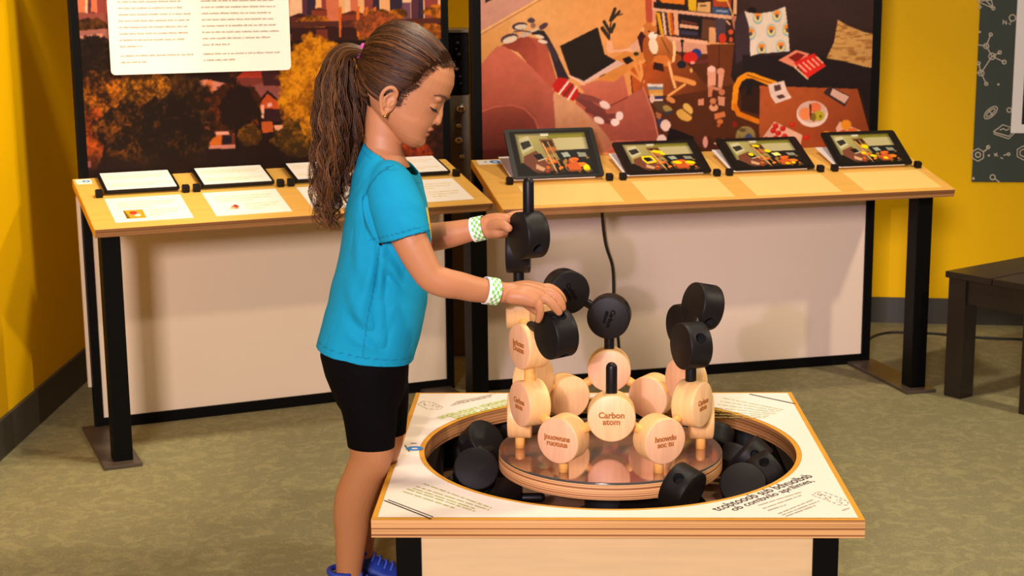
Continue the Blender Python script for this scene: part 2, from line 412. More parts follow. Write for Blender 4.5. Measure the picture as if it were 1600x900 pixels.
cv.poly([(100, 50), (172, 44), (172, 66), (100, 70)], (166, 104, 92)); cv.poly([(118, 58), (160, 52), (162, 62), (118, 70)], (210, 140, 120))
cv.poly([(100, 68), (760, 60), (760, 300), (100, 300)], (42, 22, 14))
cv.tree(150, 90, 60, 34, (34, 20, 12), (70, 42, 14), 21, .6, 10)
cv.tree(415, 116, 60, 22, (50, 26, 16), (104, 60, 22), 23, .6, 9)
# houses in the middle
cv.poly([(272, 132), (322, 124), (352, 130), (352, 140), (280, 150)], (206, 132, 112))
for i in range(7): cv.poly([(284+i*7, 146-i*.6), (288+i*7, 145-i*.6), (288+i*7, 154-i*.6), (284+i*7, 155-i*.6)], (72, 58, 84) if i % 2 else (190, 128, 120))
cv.poly([(280, 155), (345, 148), (345, 178), (280, 182)], (132, 60, 40)); cv.poly([(322, 127), (330, 124), (334, 146), (324, 146)], (206, 110, 60))
cv.poly([(368, 122), (380, 112), (410, 111), (414, 122)], (176, 62, 40)); cv.poly([(370, 122), (414, 121), (414, 136), (370, 138)], (128, 60, 48))
cv.poly([(385, 136), (440, 122), (445, 160), (390, 160)], (150, 84, 76)); cv.poly([(408, 112), (436, 112), (438, 134), (412, 134)], (74, 34, 34))
cv.poly([(405, 158), (418, 142), (436, 158), (438, 170), (406, 172)], (196, 84, 34)); cv.poly([(404, 158), (418, 141), (438, 158), (434, 159), (418, 146), (408, 159)], (46, 24, 26))
cv.poly([(417, 162), (424, 160), (426, 166), (418, 168)], (226, 170, 160)); cv.poly([(407, 164), (413, 164), (413, 186), (408, 184)], (228, 170, 140))
cv.poly([(413, 170), (438, 170), (446, 190), (412, 190)], (60, 28, 30)); cv.poly([(408, 190), (426, 190), (428, 206), (410, 208)], (190, 92, 36)); cv.poly([(428, 196), (446, 195), (446, 204), (430, 206)], (232, 164, 130))
cv.poly([(306, 200), (370, 206), (370, 232), (306, 230)], (110, 50, 30)); cv.poly([(312, 206), (366, 205), (366, 210), (312, 212)], (226, 160, 140))
cv.poly([(328, 212), (346, 211), (346, 228), (328, 228)], (196, 104, 34)); cv.poly([(348, 212), (362, 212), (362, 224), (348, 226)], (40, 26, 34)); cv.poly([(326, 228), (368, 226), (368, 232), (326, 233)], (200, 130, 112))
cv.poly([(312, 190), (328, 190), (328, 204), (312, 206)], (206, 110, 60))
# the trees
cv.tree(255, 190, 85, 85, (42, 24, 12), (112, 68, 12), 31, .55, 26)
cv.tree(165, 165, 52, 62, (52, 28, 10), (196, 112, 14), 32, .46, 17); cv.tree(140, 215, 26, 50, (80, 34, 10), (186, 84, 22), 37, .45, 15)
cv.tree(225, 140, 45, 34, (66, 38, 10), (190, 116, 16), 33, .47, 14); cv.tree(210, 205, 60, 48, (38, 22, 12), (150, 84, 14), 35, .58, 16)
cv.tree(265, 205, 52, 62, (36, 22, 12), (120, 66, 14), 38, .62, 17)
cv.tree(366, 168, 42, 42, (62, 30, 12), (126, 60, 16), 34, .55, 14); cv.tree(375, 172, 30, 38, (40, 22, 14), (70, 36, 14), 44, .6, 12)
cv.poly([(367, 196), (373, 196), (374, 240), (368, 240)], (36, 20, 14))
cv.tree(390, 212, 20, 18, (70, 44, 12), (140, 86, 18), 36, .5, 9)
cv.tree(500, 135, 66, 82, (150, 86, 6), (222, 148, 14), 41, .40, 15, .25)
cv.tree(476, 215, 52, 34, (66, 44, 12), (150, 96, 16), 42, .5, 14); cv.tree(520, 190, 50, 60, (130, 78, 8), (214, 140, 14), 43, .42, 15)
cv.tree(660, 190, 60, 70, (50, 24, 18), (90, 44, 20), 45, .5, 16); cv.tree(640, 238, 40, 22, (90, 30, 14), (190, 70, 20), 46, .45, 10)
cv.gpoly([(100, 200), (760, 190), (760, 300), (100, 300)], (40, 22, 16), (40, 22, 16), (0, 0), (1, 1), .0)
fade = np.clip((Y-(232-(X-130)*.012))/34, 0, 1)*np.clip((470-np.abs(X-200))/40, 0, 1); cv.put(fade, (42, 24, 17), .9)
cv.poly([(132, 252), (142, 252), (143, 262), (133, 262)], (150, 84, 84))
_finish(cv, .92, 5, 1, .05)
grid_print('city_picture', cv, P, LS)
# text board on the city picture
def FPanel(FW, d):
    W = np.array(FW)
    def f(px, py):
        rr = ray(px, py); n = W[:3, 1]; p0 = W[:3, 3]+n*d
        t = (n@(p0-EYE))/(n@rr); q = EYE+rr*t-W[:3, 3]; return q@W[:3, 0], q@W[:3, 2]
    return f
f = FPanel(FL, -.008)
a0 = f(174, 117); a1 = f(455, 106)
s0, s1, z0 = a0[0], a1[0], a0[1]-.001
def round_rect(x0, x1, y0, y1, r, n=6, corners=(1, 1, 1, 1)):
    out = []
    for k, (cx, cy, a) in enumerate([(x1-r, y0+r, -PI/2), (x1-r, y1-r, 0), (x0+r, y1-r, PI/2), (x0+r, y0+r, PI)]):
        for i in range(n+1):
            t = a+PI/2*i/n; out.append((cx+r*math.cos(t), cy+r*math.sin(t)))
    return out
bm = bmesh.new(); pr = round_rect(s0, s1, z0, 1.55, .014)
add_loft(bm, [[Vector((x, -.007, z)) for x, z in pr], [Vector((x, -.001, z)) for x, z in pr]])
tb = bmobj('text_board', bm, 'paper', LS)
bm = bmesh.new(); r = random.Random(5)
def bar(bm, x0, x1, y, z, h): bm.faces.new([bm.verts.new(p) for p in ((x0, y, z-h/2), (x1, y, z-h/2), (x1, y, z+h/2), (x0, y, z+h/2))])
def word_rows(bm, put, x0, x1, ys, ends, h, seed):
    r = random.Random(seed)
    for y, e in zip(ys, ends):
        x = x0; xe = x0+(x1-x0)*e
        while x < xe-.004:
            n = r.randint(2, 9)
            for k in range(n):
                if x >= xe: break
                w = h*r.uniform(.45, .8); hh = h*r.choice([1, 1, 1, 1.35, 1.2]); put(bm, x, x+w, y+(hh-h)/2, hh); x += w+h*.22
            x += h*.7
wS = s1-s0; rows_z = []; zz = z0+.037
for k in range(26):
    rows_z.append(zz); zz += .0192 if k != 1 else .0285
ends = lambda rr: [rr.uniform(.84, 1.0) for _ in rows_z]
for c, (u0, u1, sd) in enumerate(((.055, .455, 1), (.505, .945, 2))):
    rr = random.Random(sd); e = ends(rr); e[0] = (.34, .4)[c]; e[2] = (.3, .34)[c]
    word_rows(bm, lambda b, xa, xb, y, h: bar(b, xa, xb, -.0074, y, h), s0+wS*u0, s0+wS*u1, rows_z, e, .0042, sd)
tag(bmobj('printed_text', bm, 'grey_ink', tb), 'rows of small grey print', kind='stuff')
# stickers, cards and hinged boards on the countertops
def on_slope(x0, x1, y0, y1, m, name, parent, z=.0006):
    bm = bmesh.new(); add_box(bm, x0, x1, y0, y1, 0, z); return bmobj(name, bm, m, parent)
def badge(parent, x, y, rad):       # round blue badge with a white ring
    bm = bmesh.new()
    n = 32
    for (ra, rb) in ((rad*.42, rad),):
        for k in range(n):
            a, b = 2*PI*k/n, 2*PI*(k+1)/n
            bm.faces.new([bm.verts.new((x+q*math.cos(t)*1.35, y+q*math.sin(t), .0009)) for q, t in ((ra, a), (rb, a), (rb, b), (ra, b))])
    for k in range(3 if rad > .01 else 1): bm.faces.new([bm.verts.new((x-rad*2.6+u, y-rad*.4+k*.006+v, .0009)) for u, v in ((0, 0), (.008, 0), (.008, .003), (0, .003))])
    return bmobj('blue_emblem', bm, 'blue_ink', parent)
for root, SW, x0, x1 in ((LS, SL, -.016, .03), (RS, SR, .008, .098)):
    ct = [c for c in root.children if c.name.startswith('countertop')][0]
    st = on_slope(x0, x1, -.05, -.008, 'paper', 'sticker', ct); badge(st, x1-.03 if x1 > .05 else .014, -.028, .014 if x1 > .05 else .009)

def card(FW, SW, x0, x1, d0, d1, m, label, idx, pic):
    mw = FW@SW; r = empty('printed_card', label, 'card', 'white printed cards on the left countertop' if m == 'paper' else 'pale yellow sheets on the right countertop', mw@Matrix.Translation(((x0+x1)/2, -d1, .0004)))
    w = (x1-x0)/2; h = d1-d0
    bm = bmesh.new(); add_box(bm, -w, w, 0, h, 0, .0008); bmobj('sheet', bm, m, r)
    bm = bmesh.new()
    def put(b, xa, xb, y, hh): b.faces.new([b.verts.new(p) for p in ((xa, y-hh/2, .0011), (xb, y-hh/2, .0011), (xb, y+hh/2, .0011), (xa, y+hh/2, .0011))])
    if pic is not None:
        word_rows(bm, put, -w*.75, w*.8, [h*.78, h*.68, h*.58], [1, .95, .6], .005, idx); word_rows(bm, put, -w*.1, w*.8, [h*.42, h*.32, h*.22], [1, .9, .5], .005, idx+9)
    else: word_rows(bm, put, -w*.8, w*.8, [h*.3], [.5], .003, idx)
    tag(bmobj('printed_text', bm, 'sheet', r), kind='stuff')
    if pic == 1:
        gx, gy = np.meshgrid(np.linspace(0, 60, 40), np.linspace(0, 40, 28)); c = Canvas(gx, gy, (196, 150, 30))
        c.ell(32, 22, 18, 13, (232, 150, 90)); c.ell(28, 26, 12, 8, (196, 60, 24)); c.ell(38, 14, 9, 6, (246, 220, 190)); c.poly([(0, 0), (12, 0), (4, 40), (0, 40)], (120, 90, 10))
        pts = np.stack([-w*.68+gx/60*w*.5, h*.12+gy/40*h*.34, np.full_like(gx, .0013)], -1); grid_print('card_picture', c, pts, r)
    elif pic == 2:
        gx, gy = np.meshgrid(np.linspace(0, 60, 40), np.linspace(0, 40, 28)); c = Canvas(gx, gy, (246, 238, 226))
        c.ell(34, 20, 18, 10, (214, 130, 90), .3); c.ell(40, 26, 9, 7, (150, 60, 30)); c.ell(20, 14, 12, 5, (240, 190, 160))
        pts = np.stack([-w*.62+gx/60*w*.4, h*.14+gy/40*h*.34, np.full_like(gx, .0013)], -1); grid_print('card_picture', c, pts, r)
    return r
LX = [(.031, .289), (.322, .584), (.617, .879), (.909, 1.171)]
RX = [(.066, .402), (.448, .776), (.820, 1.149), (1.201, 1.512)]
for i, (x0, x1) in enumerate(LX):
    lab = ['white card with small yellow framed picture, in front of leftmost white flip board', 'white card with small pinkish picture, in front of second white flip board from left',
           'white card behind the ponytail, mostly hidden on the city picture countertop', 'white card between the child and right end of city picture countertop'][i]
    card(FL, SL, x0+.012, x1-.022, .192, .392, 'paper', lab, 60+i, (1, 2, 0, 0)[i])
for i, (x0, x1) in enumerate(RX):
    lab = ['pale yellow sheet in front of leftmost picture flip board', 'pale yellow sheet in front of second picture flip board from left', 'pale yellow sheet in front of third picture flip board from left', 'pale yellow sheet in front of rightmost picture flip board'][i]
    card(FR, SR, x0+.02, x1-.01, .262, .432, 'sheet', lab, 80+i, None)

def mini_room(k):            # the darkened living-room picture on the boards, 120 x 78 units, y down
    gx, gy = np.meshgrid(np.linspace(0, 120, 132), np.linspace(0, 78, 86)); c = Canvas(gx, gy, (26, 22, 18))
    c.gpoly([(8, 4), (112, 4), (112, 50), (8, 56)], (168, 158, 96), (120, 112, 62), (20, 10), (80, 50))
    c.poly([(56, 14), (112, 12), (112, 34), (58, 34)], (172, 162, 116)); c.poly([(50, 4), (112, 4), (112, 13), (56, 14)], (120, 116, 40))
    c.poly([(10, 14), (27, 8), (31, 30), (13, 40)], (186, 178, 140)); c.poly([(13, 20), (27, 16), (29, 26), (15, 33)], (46, 44, 36))
    c.poly([(45, 4), (58, 4), (57, 9), (46, 9)], (250, 244, 214))
    c.poly([(42, 14), (62, 14), (66, 40), (48, 44)], (122, 84, 44)); c.poly([(45, 17), (61, 17), (62, 28), (47, 29)], (54, 40, 28)); c.poly([(48, 31), (63, 30), (64, 35), (49, 36)], (170, 96, 40))
    c.poly([(62, 36), (112, 34), (112, 62), (68, 60)], (30, 28, 28)); c.poly([(70, 40), (80, 39), (83, 47), (73, 48)], (150, 160, 140)); c.poly([(94, 40), (106, 41), (108, 48), (95, 48)], (132, 132, 110))
    c.poly([(14, 44), (34, 34), (56, 70), (30, 76), (12, 56)], (110, 62, 44)); c.poly([(30, 58), (42, 66), (38, 72), (28, 66)], (196, 150, 110)); c.poly([(28, 42), (40, 40), (44, 50), (34, 52)], (24, 20, 18)); c.line([(34, 53), (46, 49)], 2, (190, 170, 130))
    rr = random.Random(11)
    for i in range(46):
        x = rr.uniform(44, 108); y = rr.uniform(48, 76); col = rr.choice([(196, 96, 30), (224, 126, 40), (60, 44, 24), (28, 24, 20), (150, 110, 50), (90, 96, 60), (186, 70, 30)])
        c.ell(x, y, rr.uniform(1.5, 5), rr.uniform(1.2, 3.2), col, rr.uniform(0, 3))
    c.line([(46, 22), (58, 76)], 2.2, (206, 150, 90)); c.line([(54, 20), (64, 62)], 1.6, (190, 130, 70)); c.ell(88, 52, 6, 3, (224, 96, 30)); c.ell(96, 62, 9, 4, (222, 120, 34)); c.poly([(74, 60), (92, 58), (96, 72), (78, 74)], (190, 84, 34))
    yel = (236, 206, 12)
    spots = [[(103, 68, 5, 6)], [(57, 26, 9, 4), (64, 32, 4, 3), (80, 56, 7, 4), (100, 57, 8, 4)], [(52, 19, 6, 3), (66, 34, 5, 4), (36, 42, 4, 4), (86, 70, 4, 3), (96, 68, 3, 3)], [(58, 36, 6, 5), (50, 52, 4, 3), (64, 60, 6, 3), (84, 66, 4, 3)]][k]
    for x, y, a, b in spots: c.ell(x, y, a, b, yel, .2)
    if k == 1: c.line([(30, 38), (44, 38), (47, 52), (33, 55), (29, 45), (30, 38)], 3.2, yel)
    if k == 2: c.poly([(70, 40), (81, 39), (84, 47), (73, 48)], (236, 226, 120))
    ex = np.minimum(np.minimum(gx, 120-gx)/14, np.minimum(gy, 78-gy)/9); c.put(np.clip(1-ex, 0, 1), (26, 22, 18))
    return c, gx, gy
def flip_board(FW, SW, x0, x1, d, tilt, hgt, white, label, group, idx):
    w = (x1-x0)/2; mw = FW@SW@Matrix.Translation(((x0+x1)/2, -d, .0105))
    r = empty('flip_board', label, 'flip board', group, mw)
    tube('hinge_rod', 'black_plastic', r, [(-w+.012, 0, 0), (w-.012, 0, 0)], .0092, 14, False)
    for s in (-1, 1):
        bm = bmesh.new(); add_box(bm, s*w-.011, s*w+.011, -.012, .011, -.0105, .0115, .004); bmobj('end_cap', bm, 'black_plastic', r)
    t = Matrix.Rotation(math.radians(tilt), 4, 'X')
    bw = w-.016
    bm = bmesh.new(); pr = round_rect(-bw, bw, .004, hgt, .010)
    add_loft(bm, [[Vector((x, y, -.003)) for x, y in pr], [Vector((x, y, .004)) for x, y in pr]]); b = bmobj('board', bm, 'black_plastic', r, t)
    if white:
        on = bmesh.new(); add_box(on, -bw+.011, bw-.008, .014, hgt-.002, .004, .0048); pg = bmobj('page', on, 'paper', b)
        bm = bmesh.new()
        def put(bb, xa, xb, y, hh): bb.faces.new([bb.verts.new(p) for p in ((xa, y-hh/2, .0051), (xb, y-hh/2, .0051), (xb, y+hh/2, .0051), (xa, y+hh/2, .0051))])
        word_rows(bm, put, -bw*.8, bw*.85, [hgt*.78, hgt*.68, hgt*.35, hgt*.26], [1, .9, 1, .7], .004, idx); tag(bmobj('printed_text', bm, 'sheet', pg), kind='stuff')
    else:
        c, gx, gy = mini_room(idx)
        pts = np.stack([-bw*.90+gx/120*bw*1.8, hgt*.95-gy/78*hgt*.88, np.full_like(gx, .0046)], -1)
        grid_print('picture', c, pts, b, m='print')
        p2 = bmesh.new(); add_box(p2, -bw-.006, bw-.03, .004, hgt*.98, -.002, .002, .001)
        bmobj('under_page', p2, 'paper', r, Matrix.Rotation(math.radians(2.5), 4, 'X'))
    return r
for i, (x0, x1) in enumerate(LX):
    lab = ['leftmost white flip board with black hinge rod, beside the yellow wall', 'second white flip board from left, above card with pinkish picture', 'white flip board half covered by the ponytail', 'white flip board right of the child under chin level'][i]
    flip_board(FL, SL, x0, x1, .170, .2, .166, True, lab, 'white flip boards on the left countertop', i)
for i, (x0, x1) in enumerate(RX):
    lab = ['leftmost picture flip board, raised steepest, beside blue sticker', 'second picture flip board from left with yellow ring round laptop', 'third picture flip board from left', 'rightmost picture flip board on the wooden countertop'][i]
    flip_board(FR, SR, x0, x1, .238, (33, 14, 13.5, 20)[i], (.205, .198, .198, .186)[i], False, lab, 'picture flip boards on the right countertop', i)
# --- right print: a messy living room
cv, P = panel_canvas(FR, .032, 1.447, .80, 1.585, 470)
X, Y = cv.X, cv.Y
cv.gpoly([(700, -400), (1450, -400), (1450, 300), (700, 300)], (228, 172, 112), (226, 150, 82), (780, 40), (1010, 60))
# picture frame on the wall, top left
cv.poly([(740, 60), (848, -2), (848, -300), (740, -300)], (205, 150, 132)); cv.line([(740, 57), (850, -6)], 3, (236, 180, 116)); cv.line([(740, 61), (858, -8)], 2, (190, 128, 78))
cv.poly([(756, -60), (835, -90), (835, -40), (768, 0), (758, 5)], (58, 44, 40))
cv.gpoly([(740, 62), (800, 30), (790, 70), (740, 120)], (206, 146, 84), (222, 160, 96), (745, 100), (790, 60))
# bookcase
cv.poly([(996, -300), (1180, -300), (1180, 70), (1018, 60)], (66, 36, 28)); cv.poly([(992, -300), (1008, -300), (1020, 40), (1010, 40)], (190, 84, 58)); cv.poly([(1012, -300), (1019, -300), (1026, 60), (1020, 60)], (226, 150, 116))
for y0 in (-50, -110, -170, -230):
    cv.poly([(1018, y0), (1150, y0+14), (1150, y0+20), (1018, y0+6)], (220, 160, 130))
    rr = random.Random(int(-y0)); x = 1022
    while x < 1140:
        w = rr.uniform(4, 10); h = rr.uniform(26, 40); cv.poly([(x, y0+(x-1018)*.1), (x+w, y0+(x-1018)*.1), (x+w, y0-h), (x, y0-h)], rr.choice([(214, 150, 40), (190, 90, 50), (230, 190, 150), (70, 60, 80), (120, 50, 30)])); x += w+1
cv.poly([(1026, -6), (1070, -6), (1070, 8), (1034, 4)], (226, 130, 40)); cv.poly([(1021, 3), (1077, 8), (1077, 16), (1021, 12)], (44, 30, 26))
cv.poly([(1074, -12), (1088, -12), (1088, 18), (1076, 16)], (226, 176, 30)); cv.poly([(1090, 4), (1110, 3), (1110, 20), (1089, 18)], (222, 170, 110)); cv.poly([(1094, 8), (1104, 8), (1104, 10), (1094, 10)], (90, 60, 40))
cv.poly([(1112, 10), (1142, 14), (1140, 24), (1113, 22)], (70, 84, 120)); cv.poly([(1114, -4), (1142, -4), (1142, 12), (1114, 10)], (176, 72, 40)); cv.poly([(1119, -6), (1138, -6), (1138, 3), (1120, 2)], (230, 160, 40)); cv.line([(1120, 17), (1136, 18)], 3, (150, 160, 180))
cv.poly([(1018, 12), (1150, 25), (1150, 31), (1020, 17)], (228, 170, 136)); cv.line([(1135, -2), (1146, 26)], 2, (236, 180, 110))
cv.poly([(1146, -300), (1163, -300), (1158, 24), (1146, 22)], (230, 172, 130)); cv.poly([(1163, -300), (1200, -300), (1190, 30), (1162, 26)], (178, 110, 96)); cv.poly([(1142, 25), (1158, 27), (1152, 50), (1146, 44)], (190, 120, 96))
for x0, x1, dx, col in ((1025, 1031, 7, (226, 164, 24)), (1034, 1038, 4, (232, 190, 160)), (1038, 1042, 4, (90, 50, 60)), (1042, 1046, 4, (220, 150, 60)), (1046, 1050, 4, (206, 90, 30)), (1052, 1059, 2, (228, 168, 130))):
    cv.poly([(x0, 19), (x1, 20), (x1+dx, 56), (x0+dx, 54)], col)
cv.poly([(1061, 22), (1100, 28), (1096, 58), (1062, 56)], (40, 26, 26)); cv.poly([(1062, 37), (1091, 41), (1091, 46), (1062, 43)], (226, 168, 130)); cv.poly([(1063, 47), (1090, 50), (1090, 56), (1063, 54)], (66, 56, 78)); cv.poly([(1064, 31), (1090, 36), (1090, 40), (1064, 36)], (110, 56, 40))
cv.poly([(1097, 30), (1125, 32), (1122, 66), (1096, 60)], (104, 64, 44)); cv.poly([(1028, 55), (1106, 64), (1106, 92), (1066, 86), (1030, 80)], (214, 152, 122)); cv.poly([(1026, 54), (1106, 64), (1106, 70), (1028, 60)], (232, 172, 136))
cv.line([(1128, 24), (1140, 38)], 3, (232, 180, 130)); cv.poly([(1118, 28), (1135, 30), (1134, 60), (1118, 62)], (84, 66, 76)); cv.poly([(1108, 43), (1118, 43), (1119, 70), (1108, 70)], (226, 162, 110)); cv.ell(1129, 60, 6, 8, (206, 60, 36)); cv.ell(1142, 50, 4, 4, (210, 90, 44)); cv.ell(1142, 62, 3, 4, (210, 90, 44))
# floor
cv.poly([(985, 118), (1030, 78), (1110, 85), (1200, 130), (1376, 240), (1376, 280), (1000, 280)], (92, 46, 20))
cv.gpoly([(985, 105), (1060, 84), (1110, 140), (1050, 150), (990, 150)], (196, 92, 34), (110, 56, 24), (1000, 110), (1090, 150)); cv.put(((Y-215) > 0)*np.clip((vnoise(X, Y, 30, 9)-.4)*3, 0, 1)*(X > 1000), (46, 22, 14), .4)
cv.poly([(1104, 70), (1150, 68), (1150, 130), (1122, 138), (1108, 110)], (116, 58, 26)); cv.line([(1124, 72), (1122, 130)], 2, (84, 40, 20))
# dark sofa on the right
cv.gpoly([(1163, -300), (1400, -300), (1400, 300), (1160, 150), (1142, 120), (1150, 40)], (66, 42, 40), (40, 26, 26), (1280, 30), (1290, 130))
cv.poly([(1148, 34), (1158, 20), (1172, 26), (1170, 90), (1150, 100)], (70, 50, 54)); cv.poly([(1160, 86), (1375, 90), (1376, 128), (1160, 124)], (42, 28, 28)); cv.gpoly([(1165, -300), (1382, -300), (1382, 40), (1172, 12)], (70, 46, 42), (62, 40, 38), (1200, 0), (1380, 20))
cv.ell(1175, 16, 7, 5, (30, 24, 22))
cv.poly([(1163, 17), (1171, 20), (1186, 21), (1207, 18), (1227, 10), (1231, 42), (1234, 80), (1212, 82), (1186, 84), (1172, 88), (1172, 68), (1170, 40)], (226, 204, 186))
for x, y in ((1184, 27), (1214, 24), (1173, 52), (1205, 48), (1230, 46), (1190, 76), (1220, 73)):
    m_ = cv.inside([(1163, 17), (1171, 20), (1186, 21), (1207, 18), (1227, 10), (1231, 42), (1234, 80), (1212, 82), (1186, 84), (1172, 88), (1172, 68), (1170, 40)])
    for rx, ry, dy, col in ((8, 11, 0, (176, 186, 184)), (6.5, 9, 1, (150, 180, 190)), (6, 8, -.5, (236, 206, 130)), (5, 4.5, -3, (236, 140, 56)), (2.4, 3.2, 1, (90, 86, 100))):
        cv.put((cv.emask(x, y+dy, rx, ry) < 1)*m_, col)
n = vnoise(X, Y*4, 12, 77, 3)
m_ = cv.inside([(1309, 31), (1325, 40), (1350, 50), (1374, 55), (1374, 108), (1350, 104), (1320, 96), (1291, 91), (1303, 66)])
cv.put(m_, (206, 156, 92)); cv.put(m_*np.clip((n-.52)*8, 0, 1), (164, 112, 58)); cv.put(m_*np.clip((X-1345)/40, 0, 1), (180, 126, 74), .5)
cv.poly([(1216, 94), (1244, 78), (1265, 84), (1244, 106), (1238, 104)], (230, 140, 110)); cv.poly([(1232, 90), (1246, 82), (1258, 86), (1244, 98)], (140, 34, 22))
cv.poly([(1240, 98), (1272, 83), (1291, 103), (1262, 122)], (222, 44, 36)); cv.line([(1241, 104), (1262, 123)], 2.5, (240, 190, 150))
for i in range(5): cv.line([(1248+i*7, 101-i*3), (1260+i*6.4, 112-i*3.4)], 2.4, (244, 180, 150))
# sofa, left
cv.poly([(783, 72), (800, 61), (825, 57), (846, 62), (856, 76), (864, 104), (871, 128), (862, 140), (835, 112), (810, 82)], (186, 92, 66)); cv.gpoly([(783, 72), (800, 61), (825, 57), (838, 70), (846, 120), (835, 112), (810, 82)], (150, 66, 48), (182, 88, 64), (790, 75), (845, 100))
cv.gpoly([(745, 110), (762, 88), (777, 72), (788, 72), (806, 84), (830, 104), (850, 126), (866, 142), (878, 240), (745, 250)], (206, 112, 88), (152, 74, 58), (800, 90), (790, 230))
cv.gpoly([(745, 172), (775, 163), (800, 162), (822, 168), (838, 184), (848, 214), (850, 250), (745, 260)], (160, 78, 62), (98, 44, 38), (790, 165), (790, 250)); cv.line([(745, 176), (775, 166), (800, 164), (820, 170), (836, 186), (846, 214)], 3.5, (190, 100, 82))
cv.gpoly([(900, 150), (975, 118), (982, 150), (1006, 136), (1012, 150), (1022, 182), (1033, 236), (900, 240)], (192, 104, 82), (158, 78, 60), (950, 140), (980, 230)); cv.gpoly([(904, 135), (938, 124), (974, 117), (981, 150), (958, 163), (936, 168)], (206, 118, 92), (190, 98, 72), (940, 120), (950, 165))
cv.line([(1005, 136), (1022, 182), (1033, 236)], 2.4, (206, 124, 98)); cv.line([(981, 152), (952, 166)], 2, (134, 62, 50)); cv.gpoly([(936, 222), (992, 218), (998, 232), (936, 240)], (206, 118, 92), (180, 92, 72), (960, 220), (970, 235))
cv.gpoly([(864, 146), (882, 150), (905, 166), (932, 192), (950, 214), (957, 228), (940, 240), (876, 240), (868, 200)], (216, 156, 112), (176, 112, 80), (890, 170), (900, 236)); cv.put(cv.inside([(870, 160), (905, 172), (930, 200), (940, 230), (890, 230)])*np.clip((vnoise(X, Y, 12, 4)-.5)*5, 0, 1), (200, 128, 80), .6)
# jacket and shoes on the sofa back
cv.poly([(828, 52), (838, 47), (850, 48), (858, 60), (868, 78), (878, 100), (890, 124), (882, 124), (872, 124), (866, 104), (856, 72), (844, 58)], (56, 40, 46)); cv.poly([(846, 60), (858, 62), (872, 92), (868, 98)], (82, 60, 66), .6)
for x, y, rx, ry, ro, col in ((812, 41, 12, 6, -.15, (76, 56, 66)), (814, 42, 10, 4, -.1, (220, 196, 176)), (830, 32, 6, 4, 0, (86, 66, 76)), (796, 60, 14, 7, -.3, (90, 66, 70)), (797, 62, 12, 5, -.3, (226, 200, 176)), (822, 53, 10, 4, -.5, (204, 176, 160)), (849, 41, 8, 4, -.6, (92, 64, 72)), (843, 57, 8, 2.6, .3, (232, 206, 180)), (848, 65, 8, 2.8, .25, (232, 206, 180)), (836, 47, 8, 2, -.4, (222, 190, 160)), (833, 40, 4, 4, 0, (150, 110, 96))): cv.ell(x, y, rx, ry, col, ro)
cv.line([(803, 50), (815, 48), (828, 50)], 2, (96, 72, 74))
# laptop on a small desk
cv.poly([(930, 110), (980, 78), (1006, 84), (1006, 92), (960, 128), (935, 125)], (216, 140, 66)); cv.poly([(985, 90), (992, 88), (1004, 124), (1000, 126)], (226, 150, 76)); cv.line([(984, 112), (1004, 128)], 4, (226, 146, 70))
cv.poly([(890, 118), (915, 131), (977, 99), (963, 94)], (222, 180, 160)); cv.poly([(893, 117), (912, 127), (963, 95), (945, 85)], (40, 28, 22)); cv.poly([(875, 72), (934, 42.5), (945, 86), (912, 126), (891, 118)], (42, 30, 20)); cv.poly([(890, 117), (914, 132), (914, 134), (889, 119)], (240, 200, 176)); cv.line([(937, 120), (945, 116)], 1.4, (90, 60, 50))
cv.poly([(949, 64), (956, 64), (959, 82), (952, 84), (947, 78)], (236, 176, 132))
for a, b, w in (((952, 62), (955, 28), 2), ((953, 50), (944, 34), 5), ((955, 50), (960, 38), 5), ((951, 58), (941, 44), 6), ((954, 32), (961, 14), 5), ((955, 32), (968, 18), 4), ((958, 26), (972, 22), 2)): cv.line([a, b], w, (62, 48, 34))
cv.poly([(972, 92), (983, 88), (990, 95), (979, 101)], (36, 26, 22)); cv.ell(994, 84, 4, 3, (52, 50, 26)); cv.poly([(980, 76), (1000, 58), (1000, 80), (984, 82)], (226, 168, 136)); cv.line([(958, 80), (985, 78)], 3, (240, 180, 150))
# rocking chair with a soft toy
cv.poly([(996, 58), (1006, 42), (1018, 44), (1016, 84), (1002, 82)], (72, 28, 26)); cv.gpoly([(1022, 58), (1040, 56), (1052, 70), (1050, 96), (1036, 92), (1022, 84)], (206, 126, 60), (170, 92, 40), (1030, 60), (1045, 90))
cv.poly([(1014, 88), (1040, 86), (1052, 98), (1042, 104), (1012, 96)], (216, 124, 52)); cv.poly([(1022, 97), (1036, 100), (1038, 112), (1020, 108)], (60, 30, 20)); cv.line([(1053, 66), (1054, 82), (1052, 95)], 4.5, (244, 196, 140)); cv.line([(1045, 98), (1050, 120), (1055, 136)], 4.5, (240, 180, 116)); cv.line([(1000, 96), (1005, 128)], 4.5, (232, 158, 88)); cv.line([(1012, 100), (1000, 140)], 3, (170, 86, 34)); cv.line([(1034, 60), (1046, 84)], 2, (130, 76, 36))
cv.line([(1055, 122), (1072, 126), (1084, 130)], 8, (226, 150, 78)); cv.line([(1070, 132), (1044, 150)], 4, (232, 164, 92)); cv.ell(1048, 156, 8, 4, (216, 140, 76), .5)
cv.ell(1013, 78, 9, 22, (176, 92, 34), -.1); cv.ell(1015, 46, 12, 11, (206, 122, 56)); cv.ell(1004, 46, 3, 4, (232, 170, 110)); cv.ell(1022, 37, 4, 4, (232, 160, 96)); cv.ell(1020, 56, 7, 6, (250, 226, 206)); cv.ell(1021, 72, 7, 13, (250, 216, 184), -.2); cv.ell(1014, 49, 1.3, 1.3, (40, 20, 14)); cv.ell(1023, 52, 1.5, 1.2, (90, 40, 30))
